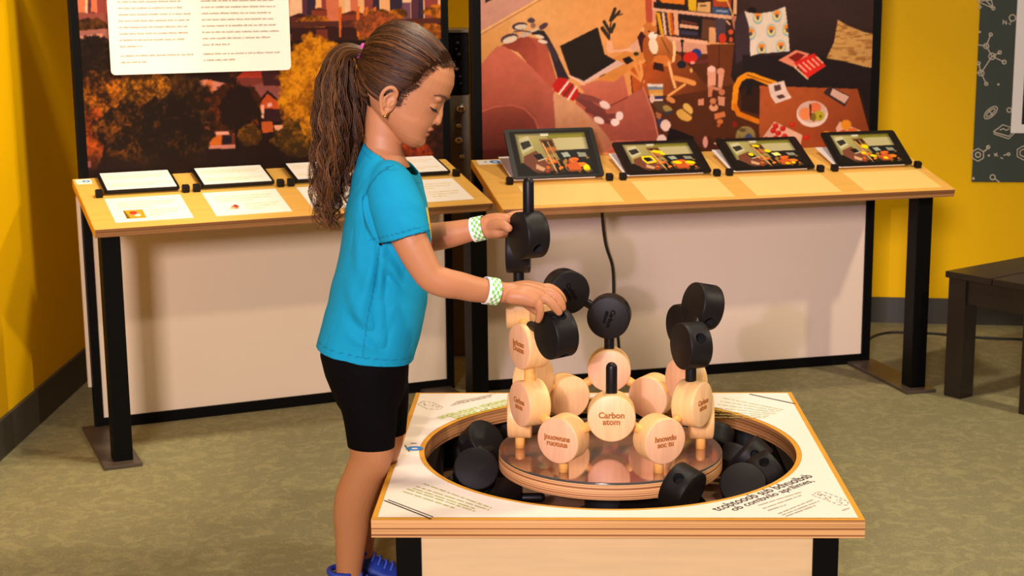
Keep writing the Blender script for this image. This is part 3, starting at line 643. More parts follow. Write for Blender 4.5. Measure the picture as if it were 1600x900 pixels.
# things on the floor
cv.line([(1066, 64), (1066, 96)], 2.4, (40, 26, 24)); cv.ell(1066, 64, 3, 2.4, (40, 26, 24)); cv.ell(1065, 101, 7, 6, (40, 34, 44)); cv.ell(1088, 84, 8, 8, (58, 60, 120)); cv.ell(1079, 90, 11, 9, (206, 40, 26)); cv.poly([(1076, 98), (1107, 92), (1107, 98), (1080, 100)], (112, 50, 50)); cv.ell(1082, 98, 4, 2.4, (226, 150, 130)); cv.ell(1080, 110, 2, 4, (216, 170, 90))
cv.poly([(1012, 132), (1036, 132), (1036, 160), (1018, 158)], (220, 190, 170))
for i, c in enumerate(((226, 206, 190), (120, 130, 140), (214, 150, 70), (222, 170, 90), (62, 58, 96), (236, 206, 190))): cv.poly([(1011+i, 131+i*4.7), (1036, 131+i*4.7), (1036, 136+i*4.7), (1012+i, 136+i*4.7)], c)
cv.poly([(1020, 158), (1036, 158), (1052, 174), (1046, 180), (1026, 172)], (94, 66, 44)); cv.ell(1043, 170, 8, 5, (170, 140, 76), .5); cv.poly([(1036, 176), (1052, 172), (1050, 178), (1040, 180)], (60, 60, 64)); cv.ell(1019, 154, 4, 7, (232, 190, 170)); cv.poly([(1024, 174), (1034, 178), (1032, 188), (1026, 184)], (180, 110, 70)); cv.poly([(1026, 188), (1036, 184), (1038, 196), (1030, 200)], (70, 60, 90))
cv.ell(1040, 196, 8, 9, (236, 198, 180)); cv.ell(1034, 220, 8, 10, (236, 198, 184)); cv.ell(1069, 180, 13, 8, (216, 164, 78), .5); cv.ell(1075, 170, 10, 6, (222, 176, 90), .9); cv.line([(1064, 168), (1082, 182)], 1.6, (100, 60, 26))
cv.poly([(1046, 200), (1060, 204), (1085, 214), (1078, 232), (1038, 232)], (32, 20, 18)); cv.poly([(1100, 200), (1108, 200), (1090, 232), (1078, 230)], (92, 44, 24)); cv.ell(1102, 222, 4, 9, (216, 150, 136)); cv.ell(1131, 222, 7, 5, (226, 184, 172)); cv.ell(1120, 224, 5, 2, (210, 160, 140))
for pts in ([(1105, 106), (1112, 102), (1119, 108), (1118, 134), (1106, 134)], [(1122, 110), (1128, 107), (1132, 112), (1128, 138), (1122, 136)]): cv.poly(pts, (226, 160, 130))
cv.ell(1126, 112, 6, 6, (222, 154, 122)); cv.ell(1112, 108, 6, 5, (236, 190, 170)); cv.line([(1108, 136), (1126, 140)], 5, (206, 134, 100)); cv.poly([(1106, 138), (1114, 138), (1112, 152), (1106, 152)], (206, 128, 92)); cv.ell(1128, 144, 5, 5, (200, 120, 84)); cv.poly([(1122, 150), (1133, 152), (1132, 166), (1122, 164)], (216, 146, 112)); cv.ell(1114, 158, 5, 5, (206, 126, 84)); cv.ell(1115, 168, 7, 6, (222, 156, 116)); cv.ell(1115, 164, 3, 2, (110, 50, 30)); cv.poly([(1091, 155), (1100, 154), (1100, 164), (1091, 165)], (216, 140, 110))
cv.poly([(1116, 178), (1132, 174), (1134, 182), (1117, 187)], (214, 124, 74)); cv.ell(1125, 190, 5, 4, (208, 116, 60)); cv.ell(1123, 196, 2.6, 3, (190, 100, 50)); cv.ell(1148, 194, 4, 5, (140, 36, 26)); cv.ell(1165, 214, 16, 17, (160, 134, 76)); cv.ell(1170, 215, 6, 6, (70, 80, 130)); cv.ell(1160, 203, 5, 3, (106, 84, 50)); cv.put((cv.emask(1165, 214, 16, 17) < 1)*np.clip((vnoise(X, Y, 5, 2)-.55)*6, 0, 1), (110, 90, 56), .6)
# orange case
cv.line([(1147, 168), (1150, 136), (1156, 124), (1166, 118), (1176, 118), (1208, 132)], 9, (238, 148, 20)); cv.line([(1148, 165), (1154, 178), (1185, 190)], 8, (226, 126, 16)); cv.line([(1168, 117), (1206, 130)], 1.4, (120, 60, 10)); cv.line([(1170, 114), (1212, 128)], 3, (240, 156, 30)); cv.poly([(1158, 140), (1168, 132), (1200, 140), (1190, 180), (1158, 172)], (58, 30, 20)); cv.poly([(1167, 127), (1175, 127), (1176, 148), (1166, 150)], (34, 26, 26))
# low table with fruit bowl
cv.gpoly([(1187, 134), (1340, 139), (1366, 210), (1370, 250), (1186, 250)], (188, 94, 44), (150, 70, 34), (1200, 140), (1340, 230)); cv.put(cv.inside([(1187, 134), (1340, 139), (1366, 210), (1370, 250), (1186, 250)])*np.clip((vnoise(X*.3, Y, 20, 8)-.5)*4, 0, 1), (164, 78, 36), .4)
cv.poly([(1340, 139), (1344, 140), (1376, 240), (1368, 240)], (52, 28, 22))
cv.poly([(1200, 132), (1225, 126), (1229, 140), (1237, 153), (1212, 162), (1204, 150)], (232, 200, 184)); cv.poly([(1209, 134), (1219, 132), (1221, 140), (1211, 143)], (96, 64, 54)); cv.poly([(1213, 150), (1223, 147), (1227, 152), (1217, 155)], (96, 64, 54))
cv.poly([(1286, 145), (1296, 134), (1328, 150), (1320, 167)], (66, 44, 40)); cv.poly([(1301, 138), (1327, 151), (1320, 162), (1297, 148)], (216, 170, 152))
cv.ell(1269, 178, 24.5, 20.5, (236, 206, 190)); cv.ell(1269, 175, 22.5, 17, (214, 172, 152)); cv.ell(1258, 178, 9, 10, (236, 140, 84)); cv.ell(1274, 168, 9, 8, (228, 120, 74)); cv.line([(1266, 164), (1267, 186)], 3, (110, 40, 20)); cv.ell(1280, 181, 8, 8, (186, 166, 40)); cv.ell(1271, 183, 4, 7, (140, 110, 40)); cv.ell(1282, 182, 1.4, 2, (80, 60, 20)); cv.ell(1269, 190, 21, 7, (226, 186, 166), a=0)
cv.poly([(1186, 222), (1210, 190), (1254, 211), (1250, 230), (1186, 232)], (232, 180, 150))
for x, y in ((1212, 197), (1208, 204), (1223, 201), (1216, 208), (1197, 218), (1212, 216), (1226, 213), (1238, 218), (1222, 221), (1238, 195), (1260, 215)): cv.ell(x, y, 4.6, 4.2, (206, 38, 22)); cv.ell(x-1, y-1, 2, 1.6, (226, 70, 44))
cv.poly([(1306, 200), (1312, 190), (1345, 204), (1350, 220), (1310, 222)], (232, 176, 146)); cv.ell(1322, 195, 8, 8, (240, 150, 40)); cv.ell(1332, 206, 8, 6, (230, 116, 50)); cv.ell(1318, 208, 7, 5, (214, 90, 40)); cv.ell(1291, 210, 7, 5, (240, 156, 36))
# soft toy lying on the sofa
cv.line([(902, 150), (922, 165), (940, 176)], 13, (128, 66, 56)); cv.line([(906, 150), (926, 154), (944, 163)], 8, (140, 74, 62)); cv.line([(918, 172), (940, 181), (962, 182)], 8, (126, 64, 54)); cv.line([(930, 182), (950, 190), (958, 192)], 7, (122, 60, 52)); cv.ell(945, 164, 9, 5.5, (240, 206, 192), .5); cv.ell(968, 181, 6, 7, (244, 214, 200)); cv.ell(961, 191, 7, 6, (244, 214, 200)); cv.ell(936, 188, 9, 5, (240, 206, 190), .5)
cv.poly([(863, 133), (872, 121), (884, 122), (903, 140), (904, 150), (896, 158), (880, 150), (866, 142)], (196, 38, 30)); cv.line([(874, 146), (888, 128)], 3.4, (244, 216, 196)); cv.line([(888, 155), (900, 136)], 3.6, (240, 206, 186)); cv.line([(881, 150), (895, 132)], 3, (120, 56, 40))
_finish(cv, .90, 15, 1, .05)
grid_print('living_room_picture', cv, P, RS)

# ---------------------------------------------------------------- background things
# equipment rack seen in the gap between the two stands
yr = 5.62
p0 = at(694, 258, yr); p1 = at(735, 258, yr); zt = at(714, 46, yr).z; zm = at(714, 148, yr).z
rk = empty('equipment_rack', 'dark equipment rack with silver knobs in the gap between two stands', 'rack', None, Matrix.Translation((p0.x, yr, 0)))
w = p1.x-p0.x
box('cabinet', 'rack_grey', rk, 0, w, .0, .3, 0, zm, .004); box('dark_unit', 'black_metal', rk, 0, w, -.004, .3, zm, zt-.012, .004); box('top_trim', 'rack_grey', rk, 0, w, -.01, .3, zt-.012, zt, .002)
def knob(px, py, r, name, m):
    p = at(px, py, yr); bm = bmesh.new(); add_lathe(bm, [(r*1.15, 0), (r*1.15, .004), (r, .006), (r*.95, .02), (r*.6, .024), (.001, .025)], 20)
    o = bmobj(name, bm, m, rk, axes_mw((p.x-p0.x, -.004 if m == 'chrome' else 0, p.z), (1, 0, 0), (0, 0, 1), (0, -1, 0)), True)
for px, py, rr in ((720, 170, .016), (717, 196, .010), (717, 219, .014), (722, 244, .010)): knob(px, py, rr, 'knob', 'chrome')
for px, py, rr in ((715, 68, .009), (713, 77, .007), (717, 86, .010), (709, 104, .008), (719, 120, .008), (720, 131, .007)): knob(px, py, rr, 'dial', 'black_plastic')
# bench
e1 = Vector((.60, -.80, 0)); e2 = Vector((.80, .60, 0)); bz = .427
bo = Vector((1.452, 4.985, 0))
be = empty('bench', 'dark brown slatted wooden bench at right edge of the photo', 'bench', None, axes_mw(bo, e1, e2, (0, 0, 1)))
BW, BL = .36, .95
for k in range(2): box('seat_board', 'bench_wood', be, -.008+k*(BW/2+.006), -.008+k*(BW/2+.006)+BW/2+.001, -.01, BL, bz-.022, bz, .003)
for x in (0, BW-.068):
    for y in (0, BL-.075): box('leg', 'bench_wood', be, x, x+.068, y, y+.068, 0, bz-.022, .003)
box('apron', 'bench_wood', be, .068, BW-.068, .01, .03, bz-.105, bz-.022); box('apron', 'bench_wood', be, .068, BW-.068, BL-.04, BL-.02, bz-.105, bz-.022)
box('apron', 'bench_wood', be, .01, .03, .068, BL-.075, bz-.105, bz-.022); box('apron', 'bench_wood', be, BW-.03, BW-.01, .068, BL-.075, bz-.105, bz-.022)
# chalkboard style poster on the back wall
q = wp+wd*((1.848-wp.x)/wd.x)-wn*.004
po = empty('chalkboard_poster', 'dark green poster with chalk molecule drawings on the yellow back wall', 'poster', None, axes_mw((q.x, q.y, 0), wd, wn, (0, 0, 1)))
box('board', 'board_green', po, 0, .95, -.004, .003, .584, 1.75, .001)
def pl(px, py, y=-.006):
    W = np.array(po.matrix_world); rr = ray(px, py); n = W[:3, 1]; p = W[:3, 3]+n*y
    t = (n@(p-EYE))/(n@rr); v = EYE+rr*t-W[:3, 3]; return Vector((v@W[:3, 0], y, v@W[:3, 2]))
a = pl(1579, 208, -.012)
box('white_frame', 'paper', po, a.x, a.x+.6, -.012, -.004, a.z, 1.7, .001); box('dark_picture', 'black_plastic', po, a.x+.04, a.x+.56, -.0135, -.012, a.z+.035, 1.66, 0)
bm = bmesh.new()
def done():
    global bm
    bmobj('chalk_drawing', bm, 'chalk', po); bm = bmesh.new()
def chalk(pts, r=.0022): add_tube(bm, [pl(*p) for p in pts], r, 5, False)
def ring(x, y, r, ry=None, rot=0, n=14): 
    ry = ry or r; chalk([(x+r*math.cos(t)*math.cos(rot)-ry*math.sin(t)*math.sin(rot), y+r*math.cos(t)*math.sin(rot)+ry*math.sin(t)*math.cos(rot)) for t in [2*PI*k/n for k in range(n+1)]])
for a_, b_ in (((1527, 70), (1541, 72)), ((1541, 72), (1548, 54)), ((1541, 72), (1550, 88)), ((1550, 88), (1562, 82)), ((1550, 88), (1569, 97)), ((1550, 88), (1533, 114)), ((1533, 114), (1529, 99)), ((1533, 114), (1541, 131)), ((1533, 114), (1526, 114)), ((1527, 2), (1552, 13)), ((1552, 13), (1549, 0)), ((1527, 2), (1550, 0)), ((1552, 13), (1540, 0)), ((1540, 236), (1544, 229))): chalk([a_, b_])
for x, y, r in ((1548, 54, 2.5), (1541, 72, 4), (1550, 88, 5), (1562, 82, 2.5), (1569, 97, 3), (1533, 114, 4.5), (1529, 99, 2.5), (1541, 131, 2.5), (1552, 13, 2.5), (1531, 11, 2), (1577, 172, 3.5), (1582, 28, 5), (1528, 242, 4), (1551, 277, 4), (1576, 241, 2), (1544, 230, 2.5)): ring(x, y, r)
for x, y, r in ((1531, 50, 1), (1560, 132, 1), (1545, 243, 1), (1521, 279, 1.2)): ring(x, y, r)
done(); ring(1548, 176, 13, 6, -.75); ring(1548, 176, 9, 3, -.75); chalk([(1545, 172), (1551, 180)])
done(); chalk([(1552, 206), (1567, 195), (1588, 202), (1576, 213), (1552, 206), (1553, 209), (1576, 217), (1588, 205)]); chalk([(1562, 203), (1568, 201), (1572, 204), (1577, 201)])
def hexa(x, y, r): chalk([(x+r*math.cos(PI/6+k*PI/3), y+r*math.sin(PI/6+k*PI/3)) for k in range(7)])
done(); hexa(1528, 242, 10); done(); hexa(1599, 239, 11); hexa(1599, 239, 6); chalk([(1537, 237), (1542, 233)]); done(); chalk([(1553, 240), (1559, 244)]); chalk([(1554, 244), (1558, 239)]); chalk([(1563, 246), (1567, 248)]); chalk([(1568, 243), (1574, 241)]); chalk([(1554, 279), (1562, 285)])
done()
for a_, b_ in (((1567, 31), (1572, 38)), ((1567, 38), (1568, 32)), ((1572, 32), (1573, 38)), ((1576, 36), (1579, 39)), ((1578, 31), (1580, 36))): chalk([a_, b_], .0018)
bmobj('chalk_drawing', bm, 'chalk', po)
# cables
ptsW = [FR@Vector((s, -d, z)) for s, d, z in ((.437, .05, .70), (.437, .045, .60), (.452, .035, .50), (.478, .03, .42), (.483, .03, .34), (.482, .03, .26), (.498, .03, .18), (.505, .03, .10), (.50, .05, .012), (.44, .08, .006))]
o = tube('cable', 'cable', None, spline(ptsW, 6), .0052, 8); tag(o, 'black cable hanging down under the picture countertop against white panel', 'cable')
g = [onz(x, y, .006) for x, y in ((1340, 548), (1362, 527), (1385, 520), (1410, 519), (1460, 521), (1500, 525), (1545, 528), (1600, 530), (1680, 532))]
o = tube('cable', 'cable', None, spline(g, 6), .005, 8); tag(o, 'black cable lying on the carpet along the back wall behind the bench', 'cable')
# ---------------------------------------------------------------- play table
TC = Vector((.224, 3.446, 0)); TYAW = -1.835; TZ = .30
TM = axes_mw(TC, (math.cos(math.radians(TYAW)), math.sin(math.radians(TYAW)), 0), (-math.sin(math.radians(TYAW)), math.cos(math.radians(TYAW)), 0), (0, 0, 1))
tbl = empty('play_table', 'low square play table with white printed top, plywood edge and round bin', 'table', None, TM)
def sq_ring(bm, r, half, z0, z1, n=96, solid=True, z_in=None):
    ang = [2*PI*k/n for k in range(n)]
    ci = [(r*math.cos(a), r*math.sin(a)) for a in ang]
    so = [(math.cos(a)*half/max(abs(math.cos(a)), abs(math.sin(a))), math.sin(a)*half/max(abs(math.cos(a)), abs(math.sin(a)))) for a in ang]
    L = lambda pts, z: [bm.verts.new((x, y, z)) for x, y in pts]
    ti, to = L(ci, z1), L(so, z1)
    f = lambda a, b: [bm.faces.new((a[i], a[(i+1) % n], b[(i+1) % n], b[i])) for i in range(n)]
    f(ti, to)
    if solid:
        bi, bo_ = L(ci, z0), L(so, z0); f(bo_, bi); f(to, bo_); f(bi, ti)
HR = .433
bm = bmesh.new(); sq_ring(bm, HR, .5, TZ-.039, TZ-.001)
top = bmobj('table_top', bm, 'birch_edge', tbl)
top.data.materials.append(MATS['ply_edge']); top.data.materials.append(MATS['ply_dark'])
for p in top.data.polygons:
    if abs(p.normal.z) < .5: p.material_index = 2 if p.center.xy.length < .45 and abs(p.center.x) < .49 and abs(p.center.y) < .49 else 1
bm = bmesh.new(); sq_ring(bm, HR+.012, .488, 0, TZ, solid=False); gp = bmobj('printed_top_sheet', bm, 'white_print', tbl)
bm = bmesh.new()
n = 96
for k in range(n):
    a, b = 2*PI*k/n, 2*PI*(k+1)/n
    def P3(r, t, z): return bm.verts.new((r*math.cos(t), r*math.sin(t), z))
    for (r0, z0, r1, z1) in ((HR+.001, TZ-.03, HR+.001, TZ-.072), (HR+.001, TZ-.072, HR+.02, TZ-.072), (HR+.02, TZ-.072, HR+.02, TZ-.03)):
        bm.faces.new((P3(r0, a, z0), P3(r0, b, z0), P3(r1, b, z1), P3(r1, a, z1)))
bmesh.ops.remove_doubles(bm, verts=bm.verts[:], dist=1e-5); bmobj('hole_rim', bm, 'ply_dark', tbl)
for sx in (-1, 1):
    for sy in (-1, 1): box('leg', 'black_metal', tbl, sx*.428-.026, sx*.428+.026, sy*.445-.026, sy*.445+.026, 0, TZ-.039, .002)
for sy in (-1, 1):
    box('rail', 'black_metal', tbl, -.402, .402, sy*.445-.02, sy*.445+.02, TZ-.05, TZ-.039, 0); box('side_panel', 'front_panel_wood', tbl, -.402, .402, sy*.455-.008, sy*.455+.008, .03, TZ-.05, 0)
for sx in (-1, 1):
    box('rail', 'black_metal', tbl, sx*.428-.02, sx*.428+.02, -.419, .419, TZ-.05, TZ-.039, 0); box('side_panel', 'front_panel_wood', tbl, sx*.438-.008, sx*.438+.008, -.419, .419, .03, TZ-.05, 0)
BZ = .115
box('bin_floor', 'bin_wood', tbl, -.43, .43, -.446, .446, BZ-.012, BZ, 0)
box('bin_wall', 'bin_black', tbl, -.43, .43, .436, .446, BZ, TZ-.05, 0); box('bin_wall', 'bin_black', tbl, -.43, .43, -.446, -.436, BZ, TZ-.05, 0)
box('bin_wall', 'bin_black', tbl, -.43, -.42, -.436, .436, BZ, TZ-.05, 0); box('bin_wall', 'bin_black', tbl, .42, .43, -.436, .436, BZ, TZ-.05, 0)
# printing on the top (flat ink on the white sheet)
TMi = TM.inverted()
def tp(px, py): return TMi@onz(px, py, TZ)
def ink_line(bm, a, b, w, z=.0006):
    d = (b-a); l = d.length; d /= l; nn = Vector((-d.y, d.x, 0))*w/2
    bm.faces.new([bm.verts.new(p+Vector((0, 0, z))) for p in (a-nn, b-nn, b+nn, a+nn)])
def ink_words(bm, a, b, w, seed):
    r = random.Random(seed); d = b-a; l = d.length; d /= l; x = 0
    while x < l-.004:
        e = min(x+r.uniform(.008, .034), l); ink_line(bm, a+d*x, a+d*e, w*r.uniform(.7, 1)); x = e+w*.9
def ink_text(s, p0, p1, h, m, parent, name='printed_text', label=None, squash=1.):
    a, b = tp(*p0), tp(*p1); d = (b-a); l = d.length; d /= l; nn = Vector((-d.y, d.x, 0))
    me = text_mesh(s, 1., bold=.004); c = coords(me); w = c[:, 0].max()-c[:, 0].min(); hh = c[:, 1].max()-c[:, 1].min()
    mid = (a+b)/2
    for v in me.vertices: v.co = mid+d*(v.co.x/w*l)+nn*(v.co.y/hh*h)+Vector((0, 0, .0007))
    o = link(name, me, m, parent)
    if label: o['label'] = label
    return o
ink_text('tcobtooob sub bdvuolbsb', (1116, 797), (1265, 743), .026, 'black_ink', gp, label='bold black printed words')
ink_text('ob combvilo aprilimes,', (1144, 797), (1268, 751), .026, 'black_ink', gp, label='bold black printed words')
ink_text('unoitutitarn ttittimm t', (684, 653), (800, 623), .03, 'green_ink', gp, label='green printed words'); ink_text('bnotit ot tavirt', (708, 653), (800, 629), .03, 'green_ink', gp, label='green printed words')
bm = bmesh.new()
for i, (a, b) in enumerate((((1185, 790), (1255, 768)), ((1192, 795), (1252, 774)), ((1200, 798), (1228, 789)), ((1216, 803), (1270, 781)), ((1222, 805), (1280, 783)), ((1228, 807), (1274, 790)), ((1316, 798), (1327, 794)))): ink_words(bm, tp(*a), tp(*b), .004, i)
for i in range(4): ink_words(bm, tp(704+i*3, 634-i*2), tp(768+i*2, 620-i*1.6), .004, 20+i)
tag(bmobj('printed_lines', bm, 'grey_ink', gp), kind='stuff')
bm = bmesh.new()
for i in range(7): ink_words(bm, tp(1130-i*4.5, 622+i*5), tp(1226-i*5, 641+i*2.0), .004, 30+i)
for i, (a, b) in enumerate((((662, 756), (768, 794)), ((650, 760), (764, 797)), ((645, 763), (742, 795)), ((636, 764), (742, 799)), ((630, 768), (710, 794)))): ink_words(bm, tp(*a), tp(*b), .005, 50+i)
tag(bmobj('printed_lines', bm, 'olive_ink', gp), kind='stuff')
for a, b, w in (((600, 782), (674, 811), .004), ((606, 781), (677, 808), .003), ((1171, 616), (1242, 631), .006)):
    bm = bmesh.new(); ink_line(bm, tp(*a), tp(*b), w); bmobj('printed_bar', bm, 'black_ink', gp)
bm = bmesh.new()          # dashed outlines of tube drawings
def dashes(pts, w=.0025, seed=1):
    r = random.Random(seed)
    for a, b in zip(pts, pts[1:]):
        a, b = tp(*a), tp(*b); k = max(1, int((b-a).length/.012))
        for i in range(k): ink_line(bm, a+(b-a)*(i/k), a+(b-a)*((i+.65)/k), w)
dashes([(1269, 774), (1276, 769), (1288, 769), (1312, 778), (1325, 784), (1325, 789), (1314, 790), (1290, 781), (1269, 774)])
rr = random.Random(4)
for i in range(26):
    t = rr.random(); x = 1276+t*42; y = 772+t*13+rr.uniform(-2, 3); ink_line(bm, tp(x, y), tp(x+rr.uniform(-3, 3), y+rr.uniform(-1.5, 1.5)), .0025)
dashes([(653, 632), (660, 627), (676, 629), (692, 636), (686, 640), (668, 639), (653, 632)])
for i in range(16):
    t = rr.random(); x = 658+t*28; y = 630+t*6+rr.uniform(-1, 2); ink_line(bm, tp(x, y), tp(x+rr.uniform(-3, 3), y+rr.uniform(-1, 1)), .0025)
tag(bmobj('printed_tube_outline', bm, 'grey_ink', gp), kind='stuff')
c = tp(648, 701); bm = bmesh.new()
for k in range(32):
    a, b = 2*PI*k/32, 2*PI*(k+1)/32
    bm.faces.new([bm.verts.new((c.x+q*math.cos(t)*1.15, c.y+q*math.sin(t), TZ+.0007)) for q, t in ((.007, a), (.0175, a), (.0175, b), (.007, b))])
bmobj('blue_emblem', bm, 'blue_ink', gp)
bm = bmesh.new(); ink_words(bm, tp(642, 693), tp(656, 693), .006, 3); ink_words(bm, tp(640, 706), tp(632, 695), .003, 5); tag(bmobj('printed_text', bm, 'text_ink', gp), kind='stuff')

# ---------------------------------------------------------------- round platform
RC = Vector((.226, 3.44, 0))
pf = empty('round_platform', 'round plywood platform with glossy clear top, standing in the table bin', 'platform', None, Matrix.Translation(RC+Vector((0, 0, BZ))))
def lathe(name, m, parent, prof, seg=72, mw=None):
    bm = bmesh.new(); add_lathe(bm, prof, seg); return smart(bmobj(name, bm, m, parent, mw), 35)
lathe('ply_disc', 'ply_edge', pf, [(.26, .145), (.261, .146), (.261, .179), (.26, .18)])
lathe('glossy_top', 'mirror_disc', pf, [(.259, .1801), (.26, .181), (.26, .184), (.259, .185)])
lathe('edge_band', 'acrylic_edge', pf, [(.2605, .1795), (.2612, .1805), (.2612, .1815), (.2605, .1825)])
lathe('pedestal', 'bin_black', pf, [(.09, 0), (.09, .02), (.06, .03), (.06, .145)], 36)

# ---------------------------------------------------------------- atoms
AR, AT = .0525, .0275            # radius and half thickness
def atom_mesh(m_face, m_rim, holes, hole_r=.0125, bev=.0035):
    bm = bmesh.new()
    prof = [(AR-bev, -AT), (AR-bev*.3, -AT+bev*.3), (AR, -AT+bev), (AR, -AT*.5), (AR, 0), (AR, AT*.5), (AR, AT-bev), (AR-bev*.3, AT-bev*.3), (AR-bev, AT)]
    add_lathe(bm, prof, 64); bmesh.ops.recalc_face_normals(bm, faces=bm.faces[:])
    me = bpy.data.meshes.new('atom'); bm.to_mesh(me); bm.free()
    o = bpy.data.objects.new('t', me); COL.objects.link(o)
    for nm in (m_face, m_rim, 'hole_dark'): me.materials.append(MATS[nm])
    for p in me.polygons: p.material_index = 0 if abs(p.normal.z) > .9 else 1
    for a in holes:
        hb = bmesh.new(); bmesh.ops.create_cone(hb, cap_ends=True, segments=32, radius1=hole_r, radius2=hole_r, depth=.06)
        hm = bpy.data.meshes.new('h'); hb.to_mesh(hm); hb.free()
        for nm in (m_face, m_rim, 'hole_dark'): hm.materials.append(MATS[nm])
        for p in hm.polygons: p.material_index = 2
        ho = bpy.data.objects.new('h', hm); COL.objects.link(ho)
        d = Vector((math.cos(a), math.sin(a), 0)); ho.matrix_world = axes_mw(d*(AR+.004), Vector((-d.y, d.x, 0)), (0, 0, 1), d)
        md = o.modifiers.new('b', 'BOOLEAN'); md.operation = 'DIFFERENCE'; md.object = ho; md.solver = 'EXACT'
    bpy.context.view_layer.update()
    out = evaluated(o)
    for x in [x for x in list(COL.objects) if x.name.startswith('h') and x.data and x.data.name.startswith('h')]: bpy.data.objects.remove(x)
    bpy.data.objects.remove(o)
    bm = bmesh.new(); bm.from_mesh(out)
    for f in bm.faces: f.smooth = True
    for e in bm.edges:
        if len(e.link_faces) == 2 and e.calc_face_angle(0) > math.radians(50): e.smooth = False
    bm.to_mesh(out); bm.free(); return out
A3 = [PI/2, PI/2+2*PI/3, PI/2+4*PI/3]
mat('maple_rim', (246, 196, 128), .45, noise=.2, scale=1.6, stretch=(1, 1, 160))
WOOD = atom_mesh('maple', 'maple_rim', []); WOOD2 = atom_mesh('maple_rose', 'maple_rim', [])
BLACK = atom_mesh('black_rubber', 'black_rubber', A3)
def atom(name, label, pos, nrm, up, me, group, face_text=None, face=1, txt_rot=0., txt_m='engraving', tsize=.0165):
    z = Vector(nrm).normalized(); y = Vector(up); y = (y-z*y.dot(z)).normalized(); x = y.cross(z)
    r = empty(name, label, 'model piece', group, axes_mw(pos, x, y, z))
    link('disc', me, None, r)
    if face_text:
        tm = text_mesh(face_text, tsize, .0008, bold=.0006)
        mw = Matrix.Translation((0, 0, face*(AT+.0002)))@(Matrix.Rotation(PI, 4, 'Y') if face < 0 else Matrix.Identity(4))@Matrix.Rotation(txt_rot, 4, 'Z')
        link('lettering', tm, txt_m, r, mw)
    return r
def rod(parent, a, b, m, r=.0108, round_end=True, name='peg', label=None):
    inv = parent.matrix_world.inverted(); o = tube(name, m, parent, [inv@Vector(a), inv@((Vector(a)+Vector(b))/2), inv@Vector(b)], r, 20, round_end)
    if label: o['label'] = label
    return o
DEL = math.radians(-3.0); RHO = .211
ZL = {1: .378, 2: .438, 3: .571, 4: .639, 5: .770, 6: .822}
def apos(deg, lev, rho=RHO):
    a = math.radians(deg)+DEL; return RC+Vector((rho*math.cos(a), rho*math.sin(a), ZL[lev]))
def anrm(deg):
    a = math.radians(deg)+DEL; return Vector((math.cos(a), math.sin(a), 0))
UP = Vector((0, 0, 1)); DN = -UP
WL1 = {-120: ('pale wooden disc low at front left of the ring, with two lines of engraving', 'jnuowuns\nruotuus'), -60: ('pale wooden disc low at front right of the ring, with faint engraving', 'hnowdu\nsoc tu'),
       180: ('wooden disc seen edge-on at left of the platform, under the rose engraved disc', None), 0: ('wooden disc seen edge-on at right of the platform, under the yellowish engraved disc', None),
       120: ('plain wooden disc low at back left of the ring', None), 60: ('plain wooden disc low at back right of the ring', None)}
WG = 'wooden discs of the ring model'
W = {}
for d, (lab, tx) in WL1.items():
    W[d, 1] = atom('wooden_atom', lab, apos(d, 1), anrm(d), DN, WOOD if d in (120, 0) else WOOD2, WG, tx, tsize=.017, txt_rot=PI)
    p = apos(d, 1); rod(W[d, 1], p+DN*.03, Vector((p.x, p.y, .3005)), 'peg_wood', .0115, False)
WL2 = {-90: ('front wooden disc reading Carbon atom, carrying a black upright peg', 'Carbon\natom'), -150: ('wooden disc at left of the ring with small engraving, directly under the raised engraved disc', 'Carbon\natom'), -30: ('yellowish wooden disc at right of the ring with engraving, carrying black pieces', 'Carbon\natom'),
       90: ('plain wooden disc at back centre of the ring, carrying a black disc', None), 30: ('wooden disc at back right of the ring, behind the yellowish engraved disc', None), 150: ('yellow wooden disc at back left, mostly hidden behind engraved discs', None)}
for d, (lab, tx) in WL2.items():
    W[d, 2] = atom('wooden_atom', lab, apos(d, 2), anrm(d), UP, WOOD if d in (-90, -30, 150) else WOOD2, WG, tx, tsize=.0185 if d == -90 else .0165)
    for e in (d-30, d+30): rod(W[d, 2], apos(d, 2), apos(((e+180) % 360)-180 if ((e+180) % 360)-180 != -180 else 180, 1), 'peg_wood')
rod(W[-90, 2], apos(-90, 2)+UP*.03, apos(-90, 2)+UP*.108, 'black_plastic', .0125, label='black upright peg')
for d, lab, tx in ((-150, 'raised wooden disc at left with two lines of engraving, touching the held black disc', 'Iarbono\nDoatnn'), (150, 'wooden disc high at back left, hidden behind the raised engraved disc and hand', None)):
    W[d, 3] = atom('wooden_atom', lab, apos(d, 3), anrm(d), DN, WOOD2 if d < 0 else WOOD, WG, tx, tsize=.017, txt_rot=PI)
    rod(W[d, 3], apos(d, 3), apos(d, 2), 'peg_wood', .0125)
W[180, 4] = atom('wooden_atom', 'topmost wooden disc at left, seen edge-on under the near forearm', apos(180, 4), anrm(180), UP, WOOD2, WG)
for d in (-150, 150): rod(W[180, 4], apos(180, 4), apos(d, 3), 'peg_wood')
